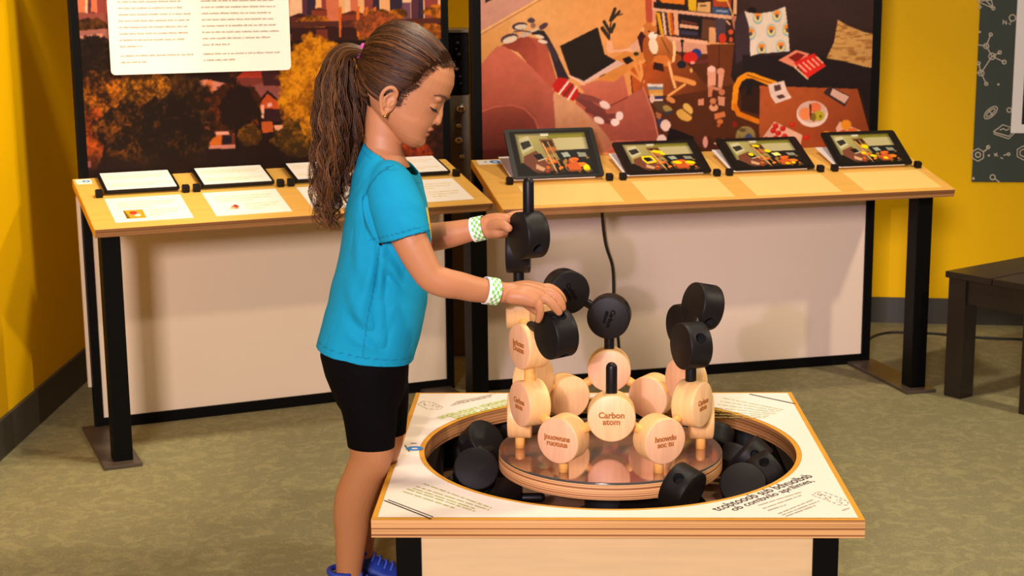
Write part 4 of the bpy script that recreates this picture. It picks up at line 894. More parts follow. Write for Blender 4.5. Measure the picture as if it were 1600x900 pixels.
# black pieces on the model
def black(label, pos, nrm, up, **k): return atom('black_atom', label, pos, nrm, up, BLACK, 'loose black discs in the bin' if label.startswith(('loose', 'large')) else 'black discs on the ring model', txt_m='emboss', **k)
B5 = black('black disc seen edge-on at upper left, behind the piece with upright peg', apos(180, 5), anrm(180), DN)
rod(B5, apos(180, 5), apos(180, 4), 'black_plastic', .0125)
p6 = apos(-150, 6)
B6 = black('black disc with upright peg at top left, touched by the far hand', p6, anrm(-150), UP)
rod(B6, p6+UP*.03, p6+UP*.116, 'black_plastic', .0125); rod(B6, p6, apos(180, 5), 'black_plastic')
B3 = black('black disc with embossed words facing the camera at back centre, on wooden disc', apos(90, 3), anrm(84), DN, face_text='Carbon\natom', face=-1, txt_rot=1.25, tsize=.015)
rod(B3, apos(90, 3), apos(90, 2), 'black_plastic', .0125)
B4 = black('black disc with embossed words above the held disc, highest of the back pair', apos(120, 4), anrm(112), UP, face_text='Carbon\natom', face=-1, txt_rot=-1.0, tsize=.015)
rod(B4, apos(120, 4), apos(90, 3), 'black_plastic')
n1 = Vector((-.93, -.37, 0))
B7 = black('black disc on yellowish wooden disc at right, with dark hole facing the camera', apos(-30, 3, .207), n1, DN); rod(B7, apos(-30, 3, .207), apos(-30, 2, .207), 'black_plastic', .0125)
B8 = black('black disc at right with round face turned left, behind the other two', apos(30, 3), anrm(30), DN); rod(B8, apos(30, 3), apos(30, 2), 'black_plastic', .0125)
p0 = apos(0, 4); B9 = black('topmost black disc of the trio at right, leaning to the right', p0+Vector((.0, 0, .0)), (-.9, -.37, .22), (.2, 0, 1)); rod(B9, p0, apos(30, 3), 'black_plastic'); rod(B9, p0, apos(-30, 3, .207), 'black_plastic')
# the piece held in the near hand
hp = at(869, 522, 3.235)
hn = Vector((-.87, -.49, -.06)); hup = Vector((-.49, .87, -.02))
BH = black('black disc with a side peg, held in the near hand', hp, hn, hup); rod(BH, hp+hup.normalized()*.03, hp+hup.normalized()*.108, 'black_plastic', .0115)
# loose pieces in the bin
LOOSE = [
 ((1066, 764, .300), (.72, -.55, -.30), (-.35, -.62, .75), 'loose black disc leaning on the front right edge of the round platform, hole upward'),
 ((1062, 782, .205), (.3, -.6, .74), (1, 0, 0), 'loose black disc below the leaning one at the front right of the bin'),
 ((1008, 789, .200), (-.1, -.5, .86), (0, 1, 0), 'loose black disc at front centre of the bin, mostly hidden by the rim'),
 ((1152, 757, .235), (-.2, -.75, .62), (1, .2, 0), 'loose black disc with round face turned to camera at front right of bin'),
 ((1205, 738, .240), (.86, .22, .45), (-.35, -.62, .70), 'loose black disc with open hole at far right of the bin near the rim'),
 ((1166, 716, .236), (-.70, .25, .67), (.22, -.92, .30), 'loose black disc tilted on edge at right of the bin, middle of the heap'),
 ((1200, 704, .225), (.5, .5, .7), (0, -1, 0), 'loose black disc against the right wall of the bin, behind the open hole piece'),
 ((1142, 692, .236), (.25, .62, .74), (-.55, -.55, .62), 'loose black disc with two holes right of the edge-on wooden disc'),
 ((1142, 664, .20), (.2, .3, .93), (1, 0, 0), 'loose black disc at back right of the bin in the shade'),
 ((722, 700, .242), (.55, -.5, .67), (0, 1, 0), 'loose black disc tilted up at left of the bin'),
 ((708, 748, .225), (-.55, .60, .58), (.05, -.72, .69), 'loose black disc with open hole at front left of the bin near the rim'),
 ((748, 745, .228), (.1, -.8, .6), (-1, .2, 0), 'loose black disc lying beside the open hole piece at front left'),
 ((776, 722, .225), (.8, -.45, .4), (0, 0, 1), 'loose black disc standing against the left side of the round platform'),
 ((765, 770, .165), (0, -.2, .97), (1, 0, 0), 'loose black disc lying flat at front left, deepest in the bin'),
]
LP = [onz(px, py, max(z, .185) if z < .29 else z) for (px, py, z), *_ in LOOSE]
BC = Vector((.224, 3.446, 0))
for it in range(1500):            # settle: keep the pieces apart, inside the bin and clear of the platform
    for i, a in enumerate(LP):
        if LOOSE[i][0][2] > .29: continue
        d = Vector((a.x-BC.x, a.y-BC.y, 0)); r_ = d.length
        if r_ > .368: a -= d*((r_-.368)/r_)
        d = Vector((a.x-RC.x, a.y-RC.y, 0)); r_ = d.length
        if r_ < .316 and a.z > .205: a += d*((.316-r_)/r_)
        if r_ < .316 and a.z <= .205: a.z = max(.17, a.z-.001)
        for j, b in enumerate(LP):
            if j == i: continue
            v = a-b; l = v.length
            if l < .104: a += Vector((v.x, v.y, v.z*.6)).normalized()*(.104-l)*.3
        a.z = min(max(a.z, .168), .25)
for ((px, py, z), nn, up, lab), pos in zip(LOOSE, LP):
    b = black(lab, pos, nn, up)
    if 'two holes' in lab or 'deepest' in lab: rod(b, b.matrix_world@Vector((0, .03, 0)), b.matrix_world@Vector((0, .095, 0)), 'black_plastic', .0115)
# ---------------------------------------------------------------- the child
YG = 3.29
K = 1.404e-3
def bx(bm, px, py, Y, rad_px, pts=None): pass
girl = empty('person', 'child with long curly brown ponytail in turquoise T-shirt and black shorts, reaching for black discs', 'person', None, Matrix.Translation((-.345, YG, 0)))
GI = girl.matrix_world.inverted()
def gobj(name, me, m, parent=None):          # world-space mesh, parented to the child
    me.transform(GI); return link(name, me, m, parent or girl)
def gbm(name, bm, m, parent=None, smooth=True):
    me = bpy.data.meshes.new(name); bmesh.ops.recalc_face_normals(bm, faces=bm.faces[:]); bm.to_mesh(me); bm.free()
    if smooth:
        for p in me.polygons: p.use_smooth = True
    return gobj(name, me, m, parent)
def limb(bm, spec, seg=20, flat=.9, n=4):    # spec: (px, py, Y, radius in px)
    pts = [at(a, b, c) for a, b, c, _ in spec]; rs = [s[3]*K*(s[2]/YG) for s in spec]
    sp = spline(pts, n); rr = [v.x for v in spline([Vector((q, 0, 0)) for q in rs], n)]
    add_tube(bm, sp, rr, seg, True, flat, Vector((0, 1, 0)))
# head frame, pitched down; f forward, u up (units of one photo pixel at the child), y sideways
HO = at(606, 153, YG); TH = math.radians(25)
AF = Vector((math.cos(TH), 0, -math.sin(TH))); AU = Vector((math.sin(TH), 0, math.cos(TH))); AY = Vector((0, 1, 0))
HYAW = Matrix.Rotation(math.radians(-5), 3, AU); AF = HYAW@AF; AY = HYAW@AY
def hp_(f, u, y=0.): return HO+(AF*f+AU*u+AY*y)*K
def hinv(P):
    d = (Vector(P)-HO)/K; return d.dot(AF), d.dot(AU), d.dot(AY)
HEAD = [  # u, front, back, half width, front squareness
 (-53, 66, 46, 9), (-50, 72, 36, 17), (-44, 76.5, 24, 26), (-37, 78.5, 10, 33), (-30, 77.5, -4, 38), (-22, 78.5, -18, 42), (-14, 79.5, -30, 45), (-6, 80.5, -40, 47.5), (5, 80.5, -50, 50), (17, 80.5, -53, 52), (28, 81, -56.5, 53.5),
 (42, 85, -59, 55), (59, 84.5, -59.5, 56), (73, 79.5, -57, 54), (85, 71.5, -53, 50), (97, 56, -45, 42), (106, 38, -38, 31), (112, 16, -22, 17), (114.5, 2, -10, 6)]
def head_rings(grow=0., n=40):
    rings = []
    for u, f1, f0, w in HEAD:
        f1, f0, w = f1+grow, f0-grow, w+grow
        uu = u+(grow if u > 90 else 0)
        fc = f0+(f1-f0)*(.46 if u > -10 else .55)
        ring = []
        for k in range(n):
            t = 2*PI*k/n; c, s = math.cos(t), math.sin(t)
            e = 2/2.35 if c > 0 else 2/2.1
            cx = math.copysign(abs(c)**e, c); sx = math.copysign(abs(s)**(2/2.2), s)
            ring.append(hp_(fc+cx*((f1-fc) if c > 0 else (fc-f0)), uu, sx*w))
        rings.append(ring)
    return rings
body = bmesh.new()
add_loft(body, head_rings(), True)
Hax = (AF, AY, AU)
def hell(bm, f, u, y, rf, ry, ru, rot=0., seg=20):
    R = Matrix.Rotation(rot, 3, AY); add_ell(bm, hp_(f, u, y), rf*K, ry*K, ru*K, (R@AF, AY, R@AU), seg)
# nose, lips, chin, cheeks, brow
add_tube(body, [hp_(77, 30), hp_(79, 20), hp_(82, 10), hp_(83.3, 0)], [4.5*K, 5*K, 6*K, 6.4*K], 16)
hell(body, 83.2, -1, 0, 6.8, 7.2, 6.2)
for s in (-1, 1): hell(body, 78, -3, s*7.2, 6, 4.8, 4.8)
hell(body, 78.8, -16, 0, 5.4, 15, 3.5, -.15); hell(body, 76.4, -25.2, 0, 4.8, 12, 3.7, .1)
hell(body, 74, -39, 0, 6, 14, 9)
for s in (-1, 1):
    hell(body, 50, -9, s*24, 19, 17, 22); hell(body, 74, 33, s*20, 6, 14, 6)
    hell(body, 68.2, 19.5, s*23, 8.8, 11, 8.0)
# ears
def ear(bm, s):
    c = lambda f, u, o: hp_(f*.96+9, u*.96, s*o)
    hell(bm, 12, 2, s*52, 10, 3.5, 18, -.15)
    add_tube(bm, spline([c(9, 10, 53), c(8, 18, 55), c(2, 23, 58), (c(-6, 21, 60)), c(-11, 12, 61), c(-11, 1, 60), c(-6, -10, 58), c(-1, -18, 56), c(4, -20, 54.5), c(6, -14, 53)], 4), [3*K, 3.2*K, 3.4*K, 3.4*K, 3.3*K, 3*K, 3.2*K, 3.8*K, 4.2*K, 3*K], 10)
    add_tube(bm, spline([c(1, 14, 56), c(-4, 8, 57.5), c(-5, 0, 57.5), c(-1, -7, 56)], 4), 2.2*K, 8)
    add_tube(bm, spline([c(8, 4, 54), c(9, 0, 55.5), c(7, -4, 55)], 3), 2.6*K, 8)
ear(body, -1); ear(body, 1)
# neck and trunk (mostly inside the shirt)
def ringpx(xb, yb, xf, yf, hy, n=36, Y=YG, e=2.2):
    a, b = at(xb, yb, Y), at(xf, yf, Y); c = (a+b)/2; out = []
    for k in range(n):
        t = 2*PI*k/n; ct, st = math.cos(t), math.sin(t)
        cc = math.copysign(abs(ct)**(2/e), ct); ss = math.copysign(abs(st)**(2/e), st)
        p = c+(b-c)*cc; out.append(Vector((p.x, Y+ss*hy, p.z)))
    return out
add_loft(body, [ringpx(576, 150, 640, 180, .035), ringpx(571, 185, 634, 200, .037), ringpx(570, 205, 627, 218, .036), ringpx(569, 222, 630, 240, .04), ringpx(566, 240, 642, 262, .055)], True)
add_loft(body, [ringpx(576, 240, 628, 258, .04), ringpx(566, 262, 638, 280, .075), ringpx(560, 292, 646, 304, .10), ringpx(548, 340, 655, 350, .105), ringpx(536, 420, 652, 430, .095), ringpx(520, 500, 640, 510, .10), ringpx(512, 560, 632, 580, .105), ringpx(520, 610, 620, 625, .10)], True)
# legs
limb(body, [(572, 560, 3.245, 48), (576, 620, 3.24, 46), (579, 670, 3.235, 40), (580, 712, 3.235, 34), (569, 740, 3.235, 31.5), (556, 772, 3.24, 32), (550, 800, 3.242, 30), (549, 830, 3.244, 27), (547, 865, 3.245, 23.5), (545, 895, 3.245, 21), (545, 920, 3.245, 22), (552, 930, 3.245, 22)], 24)
limb(body, [(580, 560, 3.34, 44), (590, 620, 3.345, 44), (596, 670, 3.35, 37), (597, 700, 3.352, 30), (585, 725, 3.355, 28), (577, 752, 3.355, 27), (572, 785, 3.358, 26), (569, 820, 3.36, 22), (566, 850, 3.36, 19), (566, 880, 3.36, 19), (572, 900, 3.36, 19)], 24)
# near arm
limb(body, [(608, 304, 3.2, 25), (620, 332, 3.166, 28), (638, 370, 3.15, 28), (657, 408, 3.145, 25.5), (674, 433, 3.145, 23.5), (695, 442, 3.15, 23.5), (717, 446, 3.16, 22), (742, 452, 3.175, 20.5), (765, 455, 3.19, 18.5), (786, 457, 3.2, 16.5), (800, 458, 3.205, 17)], 24)
# far arm
limb(body, [(610, 304, 3.385, 25), (620, 335, 3.415, 27), (640, 368, 3.42, 27), (668, 371, 3.415, 23), (700, 367, 3.405, 21), (728, 361, 3.395, 18.5), (748, 357, 3.388, 16.5), (762, 354, 3.382, 16)], 24)
# hands
def finger(bm, spec, seg=12): limb(bm, spec, seg, 1., 4)
def near_hand(bm):
    # palm: back of the hand up, little finger side towards the camera
    for a, b, r in (((800, 463, 3.188), (832, 470, 3.183), 11), ((800, 459, 3.2), (842, 463, 3.198), 12), ((800, 456, 3.213), (845, 457, 3.215), 12), ((800, 454, 3.222), (843, 452, 3.232), 11)):
        limb(bm, [(a[0], a[1], a[2], 13), ((a[0]+b[0])/2, (a[1]+b[1])/2-2, (a[2]+b[2])/2, r+2.4), (b[0], b[1], b[2], r)], 14, 1.)
    finger(bm, [(831, 470, 3.183, 8.2), (840, 475, 3.181, 7.4), (844, 484, 3.181, 7.0), (843, 494, 3.184, 6.4), (841, 500, 3.187, 5.6)])
    finger(bm, [(842, 464, 3.198, 8.6), (853, 467, 3.192, 7.9), (862, 474, 3.19, 7.6), (869, 482, 3.191, 7.0), (873.5, 488, 3.193, 6.0)])
    finger(bm, [(845, 457, 3.215, 8.6), (859, 457, 3.212, 8.0), (869, 463, 3.209, 7.7), (876, 473, 3.208, 7.1), (879, 481, 3.209, 6.1)])
    finger(bm, [(843, 452, 3.232, 8.4), (857, 450, 3.234, 7.8), (868, 455, 3.234, 7.4), (876, 463, 3.234, 6.8), (880, 470, 3.234, 6)])
    finger(bm, [(806, 461, 3.226, 9), (820, 471, 3.244, 9), (834, 482, 3.254, 8), (846, 492, 3.257, 7), (853, 498, 3.258, 6)])
def far_hand(bm):
    for a, b, r in (((764, 346, 3.386), (790, 343, 3.372), 10), ((764, 351, 3.384), (791, 347, 3.38), 10.5), ((764, 356, 3.382), (791, 354, 3.386), 10.5), ((764, 361, 3.378), (788, 362, 3.386), 10)):
        limb(bm, [(a[0], a[1], a[2], 12), ((a[0]+b[0])/2, (a[1]+b[1])/2, (a[2]+b[2])/2, r+2.2), (b[0], b[1], b[2], r)], 14, 1.)
    # fingers run behind the disc, thumb on the near face
    finger(bm, [(790, 343, 3.376, 8.2), (803, 337, 3.400, 7.6), (815, 335, 3.410, 7), (827, 336, 3.416, 6.6), (836, 338, 3.409, 6)])
    finger(bm, [(791, 348, 3.382, 8.4), (804, 346, 3.402, 7.8), (817, 346, 3.413, 7.2), (829, 348, 3.418, 6.8), (837, 351, 3.410, 6.2)])
    finger(bm, [(791, 355, 3.386, 8.2), (804, 356, 3.404, 7.6), (816, 358, 3.414, 7), (828, 361, 3.418, 6.6), (836, 363, 3.410, 6)])
    finger(bm, [(788, 361, 3.386, 7.4), (798, 362, 3.402, 6.8), (808, 363, 3.412, 6.2), (818, 364, 3.416, 5.8), (826, 365, 3.414, 5.2)])
    finger(bm, [(766, 354, 3.372, 10), (777, 351, 3.356, 9.6), (786, 351, 3.344, 8), (792, 355, 3.336, 7.2), (795, 357, 3.333, 6.4)])
    limb(bm, [(770, 362, 3.37, 10), (779, 362, 3.362, 10), (788, 362, 3.37, 8)], 14, 1.)
near_hand(body); far_hand(body)
me = fuse(body, .0021, 5, .5)
# skin colouring: lips, nostrils, cheeks, ear hollows
c = coords(me); D = (c-np.array(HO))/K
hf, hu, hy = D@np.array(AF), D@np.array(AU), D@np.array(AY)
skin = np.empty((len(c), 3)); skin[:] = (182, 122, 80)
def spot_(cf, cu, cy, rf, ru, ry, col, a=1., soft=.5):
    q = np.sqrt(((hf-cf)/rf)**2+((hu-cu)/ru)**2+((np.abs(hy)-cy)/ry)**2); w = np.clip((1-q)/soft, 0, 1)*a
    skin[:] = skin*(1-w[:, None])+np.array(col)*w[:, None]
spot_(84, -16.5, 0, 9, 4.2, 17, (166, 66, 60), .85); spot_(81, -25.5, 0, 9, 4.2, 14, (172, 72, 66), .85); spot_(78, -21, 0, 12, 1.8, 19, (120, 50, 44), .8, .8)
spot_(58, -6, 34, 28, 24, 20, (196, 114, 84), .2, 1.); spot_(82, -7, 5.5, 4.5, 2.6, 3.6, (96, 48, 38), .8); spot_(0, 2, 56, 8, 10, 5, (190, 112, 84), .5, .8)
spot_(82, 1, 0, 9, 7, 9, (206, 128, 98), .3, .8)
tint(me, skin)
bodyo = gobj('body', me, 'skin')
tree_h = bmesh.new(); add_loft(tree_h, head_rings(), True); bmesh.ops.triangulate(tree_h, faces=tree_h.faces[:]); HBVH = BVHTree.FromBMesh(tree_h); tree_h.free()
BBVH = BVHTree.FromPolygons([Vector(v) for v in c], [tuple(p.vertices) for p in me.polygons]) if False else None
# eyes looking down: lid line with lashes, a sliver of eye, brow
for s in (-1, 1):
    lids = [hp_(74.5, 15.5, s*15.6), hp_(77.2, 15.4, s*20), hp_(76.6, 15.4, s*25), hp_(73.5, 16, s*30), hp_(68.6, 17.4, s*34.4)]
    sp = spline(lids, 4)
    bm = bmesh.new(); add_tube(bm, sp, [.8*K, 1.3*K, 1.5*K, 1.4*K, .9*K], 8)
    for i, p in enumerate(sp[2:]):
        q = p+(AF*(3.6+.12*i)+AU*(-2.4)+AY*s*(1.2+.12*i))*K; add_tube(bm, [p, p+(q-p)*.55-AU*.5*K, q+AU*.6*K], [.55*K, .4*K, .15*K], 5, False)
    gbm('eyelashes', bm, 'lash', bodyo)
    bm = bmesh.new(); add_tube(bm, [p-AU*1.6*K+AF*-.3*K for p in sp[2:-3]], [.7*K, 1.1*K, .7*K], 8); gbm('eye', bm, 'iris', bodyo)
    bm = bmesh.new(); br = spline([hp_(83.2, 35, s*10), hp_(83.6, 38, s*17), hp_(80.5, 40, s*25), hp_(74.5, 39.5, s*32), hp_(67, 36, s*39)], 4)
    add_tube(bm, br, [1.4*K, 2*K, 2*K, 1.5*K, .6*K], 8); gbm('eyebrow', bm, 'brow', bodyo)
bm = bmesh.new(); e = hp_(14.5, -21.5, -58)
r_ = bmesh.ops.create_uvsphere(bm, u_segments=14, v_segments=8, radius=2.6*K); bmesh.ops.translate(bm, verts=r_['verts'], vec=e)
add_tube(bm, [e+Vector((2*K, 0, 1.5*K)), e+Vector((4*K, 0, 4*K)), e+Vector((3*K, 0, 7*K))], .9*K, 8)
gbm('earring', bm, 'gold')

# ---------------------------------------------------------------- hair
HAIRPOLY = [(90, 86), (73, 86), (57, 74), (48, 59), (43, 40), (35, 31), (28, 14), (28, 2), (23, 5), (13, 24), (-10, 30), (-22, 22), (-22, 0), (-14, -26), (-4, -62), (-40, -90), (-120, -60), (-120, 160), (90, 160)]
def in_poly(x, y, pts):
    r = False; n = len(pts)
    for i in range(n):
        (x0, y0), (x1, y1) = pts[i], pts[(i+1) % n]
        if (y0 > y) != (y1 > y) and x < (x1-x0)*(y-y0)/(y1-y0)+x0: r = not r
    return r
cap = bmesh.new(); add_loft(cap, head_rings(3.0, 120), True); bmesh.ops.subdivide_edges(cap, edges=cap.edges[:], cuts=3, use_grid_fill=True)
bmesh.ops.delete(cap, geom=[v for v in cap.verts if not in_poly(*(lambda q: (q[0]+(5 if q[1] > -5 else 0), q[1]-(3 if q[0] > -15 else 0)))(hinv(v.co)), HAIRPOLY)], context='VERTS')
me = bpy.data.meshes.new('hair'); cap.to_mesh(me); cap.free()
for p in me.polygons: p.use_smooth = True
tint(me, np.tile(np.array([(40, 22, 10)]), (len(me.vertices), 1)))
hair = gobj('hair', me, 'hair_base')
hr = random.Random(12)
class Strands:
    def __init__(s): s.v, s.f, s.c = [], [], []
    def add(s, pts, w, col, seg=4):
        n0 = len(s.v); nrm = None
        for i, p in enumerate(pts):
            t = (pts[min(i+1, len(pts)-1)]-pts[max(i-1, 0)]).normalized()
            h = nrm if nrm is not None else Vector((.3, 1, .2)); nrm = (h-t*h.dot(t)).normalized(); b = t.cross(nrm)
            r = w*(1-.75*max(0, (i/(len(pts)-1)-.6)/.4)) if True else w
            for k in range(seg):
                a = 2*PI*k/seg; s.v.append(p+(nrm*math.cos(a)+b*math.sin(a))*r); s.c.append(col)
        for i in range(len(pts)-1):
            for k in range(seg):
                a = n0+i*seg+k; b = n0+i*seg+(k+1) % seg; s.f.append((a, b, b+seg, a+seg))
    def build(s, name, parent=None):
        me = bpy.data.meshes.new(name); me.from_pydata(s.v, [], s.f); me.update()
        for p in me.polygons: p.use_smooth = True
        tint(me, np.array(s.c, float)); return gobj(name, me, 'hair', parent)
def hcol(lo=.0):
    t = min(1, max(0, hr.gauss(.28, .25))+lo); a, b = np.array((42, 23, 10)), np.array((138, 88, 38)); return tuple(a*(1-t)+b*t)
TIE = hp_(-69, 51, 0)          # where the hair is gathered
HC = hp_(5, 45, 0)
st = Strands()
def scalp(d, off):
    h = HBVH.ray_cast(HC+d*.5, -d)
    return (h[0] if h[0] else HC+d*.08)+d*off
tied = (TIE-HC).normalized()
cnt = 0
while cnt < 1900:
    d = Vector((hr.gauss(0, 1), hr.gauss(0, 1), hr.gauss(0, 1))).normalized()
    p = scalp(d, 0); f, u, y = hinv(p)
    if not in_poly(f, u, HAIRPOLY) or (u < -30): continue
    if d.angle(tied) < .15: continue
    # more strands from the hairline
    off = (3.0+hr.uniform(0, 2.2))*K; ax = d.cross(tied).normalized(); an = d.angle(tied); pts = []
    sway = hr.uniform(-.05, .05)
    for i in range(14):
        t = i/13; q = Matrix.Rotation(an*t, 3, ax)@d; q = (q+AY*(-1 if d.dot(AY) < 0 else 1)*.0+Vector((0, 0, -1))*.16*math.sin(PI*t)*(1 if u < 75 else .2)+ax*sway*math.sin(PI*t)).normalized()
        lift = off*min(1, .35+t*3)
        pts.append(scalp(q, lift))
    pts[-1] = TIE+(pts[-1]-TIE)*.3
    st.add(pts, hr.uniform(.5, 1.1)*K, hcol()); cnt += 1
for k in range(1500):            # combed-back strands that start right at the hairline
    q0_, q1_ = hr.choice([(0, 1), (0, 1), (0, 1), (1, 2), (2, 3), (3, 4), (4, 5), (5, 6), (6, 7), (8, 9), (9, 10), (10, 11)]), None
    A0, B0 = [(74, 86), (57, 74), (48, 59), (43, 40), (35, 31), (28, 14), (28, 2), (23, 5), (13, 24), (-10, 30), (-22, 22), (-22, 0)][q0_[0]:q0_[0]+2]
    t = hr.random(); f0 = A0[0]+(B0[0]-A0[0])*t+hr.gauss(0, 1.6); u0 = A0[1]+(B0[1]-A0[1])*t+hr.gauss(0, 1.6)
    sd_ = hr.choice((-1, -1, 1)); y0 = sd_*hr.uniform(0, 40) if q0_[0] == 0 else None
    best = None
    if y0 is None:
        for yy in range(60, 10, -2):
            h = HBVH.ray_cast(hp_(f0, u0, sd_*90), AY*-sd_)
            if h[0]: best = h[0]
            break
        if best is None: continue
    else:
        best = scalp((hp_(f0, u0+2, y0)-HC).normalized(), 0)
    d = (best-HC).normalized(); ax = d.cross(tied).normalized(); an = d.angle(tied); pts = []; off = hr.uniform(3.2, 5)*K
    for i in range(14):
        t = i/13; q = Matrix.Rotation(an*t, 3, ax)@d; q = (q+Vector((0, 0, -1))*.12*math.sin(PI*t)*(1 if u0 < 75 else .1)).normalized()
        pts.append(scalp(q, off*min(1, .12+t*5)))
    pts[-1] = TIE+(pts[-1]-TIE)*.35
    st.add(pts[::-1], hr.uniform(.35, .65)*K, hcol(.0))
# fine flyaway hairs at the forehead and the ear
for i in range(60):
    a = hr.uniform(0, .62); f0, u0 = (74+hr.uniform(-6, 6), 86+hr.uniform(-4, 14)) if a < .5 else (28+hr.uniform(-3, 6), 10+hr.uniform(-6, 25))
    y0 = hr.uniform(-30, 30) if a < .5 else -50
    dd = (hp_(f0, u0, y0)-HC).normalized(); p = scalp(dd, 2*K); pts = [p]
    for k in range(5): p = p+(AF*hr.uniform(-.5, 2.2)+AU*hr.uniform(-2.4, 2.)+AY*hr.uniform(-1, 1))*K; pts.append(p)
    st.add(pts, .28*K, hcol(.2), 3)
tag(st.build('hair_strands', hair), kind='stuff')
# ponytail: many wavy strands following one hanging path
GP = [(567, 81, 6), (553, 79, 10), (539, 84, 17), (530, 105, 25), (526, 140, 32), (528, 180, 38), (527, 220, 37), (522, 260, 34), (517, 300, 29), (516, 335, 24), (516, 362, 16)]
gpts = spline([at(a, b, YG-.012) for a, b, _ in GP], 5); grad = [v.x*K for v in spline([Vector((q[2], 0, 0)) for q in GP], 5)]
NG = len(gpts)
bm = bmesh.new(); add_tube(bm, gpts[:-14], [g*.72 for g in grad[:-14]], 18, True)
me = bpy.data.meshes.new('ponytail'); bmesh.ops.recalc_face_normals(bm, faces=bm.faces[:]); bm.to_mesh(me); bm.free()
for p in me.polygons: p.use_smooth = True
cc = coords(me); tint(me, np.tile(np.array([(46, 27, 14)]), (len(me.vertices), 1)))
pony = gobj('ponytail', me, 'hair_base')
st = Strands()
for i in range(120):           # curly locks, each a bundle
    ra = math.sqrt(hr.random())*1.0; th = hr.uniform(0, 2*PI); ph = hr.uniform(0, 2*PI); fr = hr.uniform(5, 9); amp = hr.uniform(.6, 1.5); L = hr.uniform(.62, 1.0) if ra > .55 else hr.uniform(.85, 1.)
    base = hcol(.04)
    for j in range(9):
        ra2 = ra+hr.uniform(-.07, .07); th2 = th+hr.uniform(-.12, .12); ph2 = ph+hr.uniform(-.5, .5); l2 = L*hr.uniform(.9, 1.03); pts = []
        m_ = 44
        for k in range(m_):
            t = min(k/(m_-1)*l2, 1.); x = t*(NG-1); i0 = min(int(x), NG-2); fx = x-i0
            p = gpts[i0].lerp(gpts[i0+1], fx); g = grad[i0]*(1-fx)+grad[i0+1]*fx
            tt = (gpts[i0+1]-gpts[i0]).normalized(); n1_ = Vector((0, 1, 0)); n2_ = tt.cross(n1_).normalized()
            wv = amp*K*4.6*min(1, max(0, (t-.12)*1.6))*(.5+t)
            o1 = g*ra2*math.cos(th2)*1.05; o2 = g*ra2*math.sin(th2)
            pts.append(p+n1_*(o1*.95+wv*math.sin(fr*2*PI*t+ph2))+n2_*(o2+wv*math.cos(fr*2*PI*t+ph2)))
        q = hr.uniform(.75, 1.25); st.add(pts, hr.uniform(.45, .85)*K, tuple(min(255, v*q) for v in base), 4)
for i in range(120):           # loose stray hairs
    ra = hr.uniform(.95, 1.35); th = hr.choice([hr.uniform(PI*.9, PI*2.1), hr.uniform(0, 2*PI)]); ph = hr.uniform(0, 6); fr = hr.uniform(3, 9); t0 = hr.uniform(.1, .7); t1 = min(1, t0+hr.uniform(.15, .4)); pts = []
    for k in range(18):
        t = t0+(t1-t0)*k/17; x = t*(NG-1); i0 = min(int(x), NG-2); fx = x-i0; p = gpts[i0].lerp(gpts[i0+1], fx); g = grad[i0]
        tt = (gpts[i0+1]-gpts[i0]).normalized(); n1_ = Vector((0, 1, 0)); n2_ = tt.cross(n1_).normalized(); r2 = g*(.9+(ra-.9)*k/17)
        pts.append(p+n1_*(r2*math.cos(th)+K*4*math.sin(fr*6.28*t+ph))+n2_*(r2*math.sin(th)+K*4*math.cos(fr*6.28*t+ph)))
    st.add(pts, .3*K, hcol(.25), 3)
tag(st.build('ponytail_strands', pony), kind='stuff')
bm = bmesh.new(); q0 = at(564, 79.5, YG); tdir = (at(556, 78, YG)-at(574, 86, YG)).normalized(); ax1 = Vector((0, 1, 0)); ax2 = tdir.cross(ax1)
add_tube(bm, [q0+(ax1*math.cos(t)*.0155+ax2*math.sin(t)*.0125) for t in [2*PI*k/28 for k in range(29)]], .0056, 10, False)
gbm('hair_tie', bm, 'hair_tie')

# ---------------------------------------------------------------- T-shirt
sh = bmesh.new()
ROWS = [(574, 214, 640, 250, .058), (566, 226, 652, 264, .092), (560, 243, 657, 276, .118), (554, 262, 661, 290, .138), (549, 284, 665, 308, .146), (542, 320, 670, 336, .143), (536, 355, 673, 362, .138), (531, 390, 674.5, 392, .134), (526, 420, 673.5, 425, .130), (518, 450, 669, 462, .127), (509, 482, 664, 496, .125), (501, 510, 657, 526, .124), (496, 528, 650, 552, .122), (493.5, 538, 645.5, 568, .121), (493, 552, 644, 582, .121)]
add_loft(sh, [ringpx(a, b, c_, d, h, 40) for a, b, c_, d, h in ROWS], True)
def sleeve(bm, pts):
    sp = spline([at(a, b, c) for a, b, c, _ in pts], 4); rr = [v.x*K for v in spline([Vector((p[3], 0, 0)) for p in pts], 4)]
    add_tube(bm, sp, rr, 32, False, .95, Vector((0, 1, 0)))
sleeve(sh, [(600, 268, 3.24, 24), (607, 285, 3.192, 35), (616, 313, 3.166, 40.5), (626, 345, 3.157, 40.5), (633, 371, 3.153, 39.5)])
sleeve(sh, [(600, 258, 3.345, 30), (608, 280, 3.395, 40), (616, 310, 3.412, 41), (626, 345, 3.42, 40), (634, 364, 3.422, 39)])
me = fuse(sh, .0032, 10, .5)
bm = bmesh.new(); bm.from_mesh(me)
def cut(bm, co, no, keep):       # trims the shell beyond a plane, only where keep() is true
    geo = [f for f in bm.faces if keep(f.calc_center_median())]
    es = {e for f in geo for e in f.edges}; vs_ = {v for f in geo for v in f.verts}
    bmesh.ops.bisect_plane(bm, geom=list(vs_)+list(es)+geo, plane_co=co, plane_no=no, dist=1e-6)
    kill = [f for f in bm.faces if keep(f.calc_center_median()) and (f.calc_center_median()-co).dot(no) > 0]
    bmesh.ops.delete(bm, geom=kill, context='FACES')
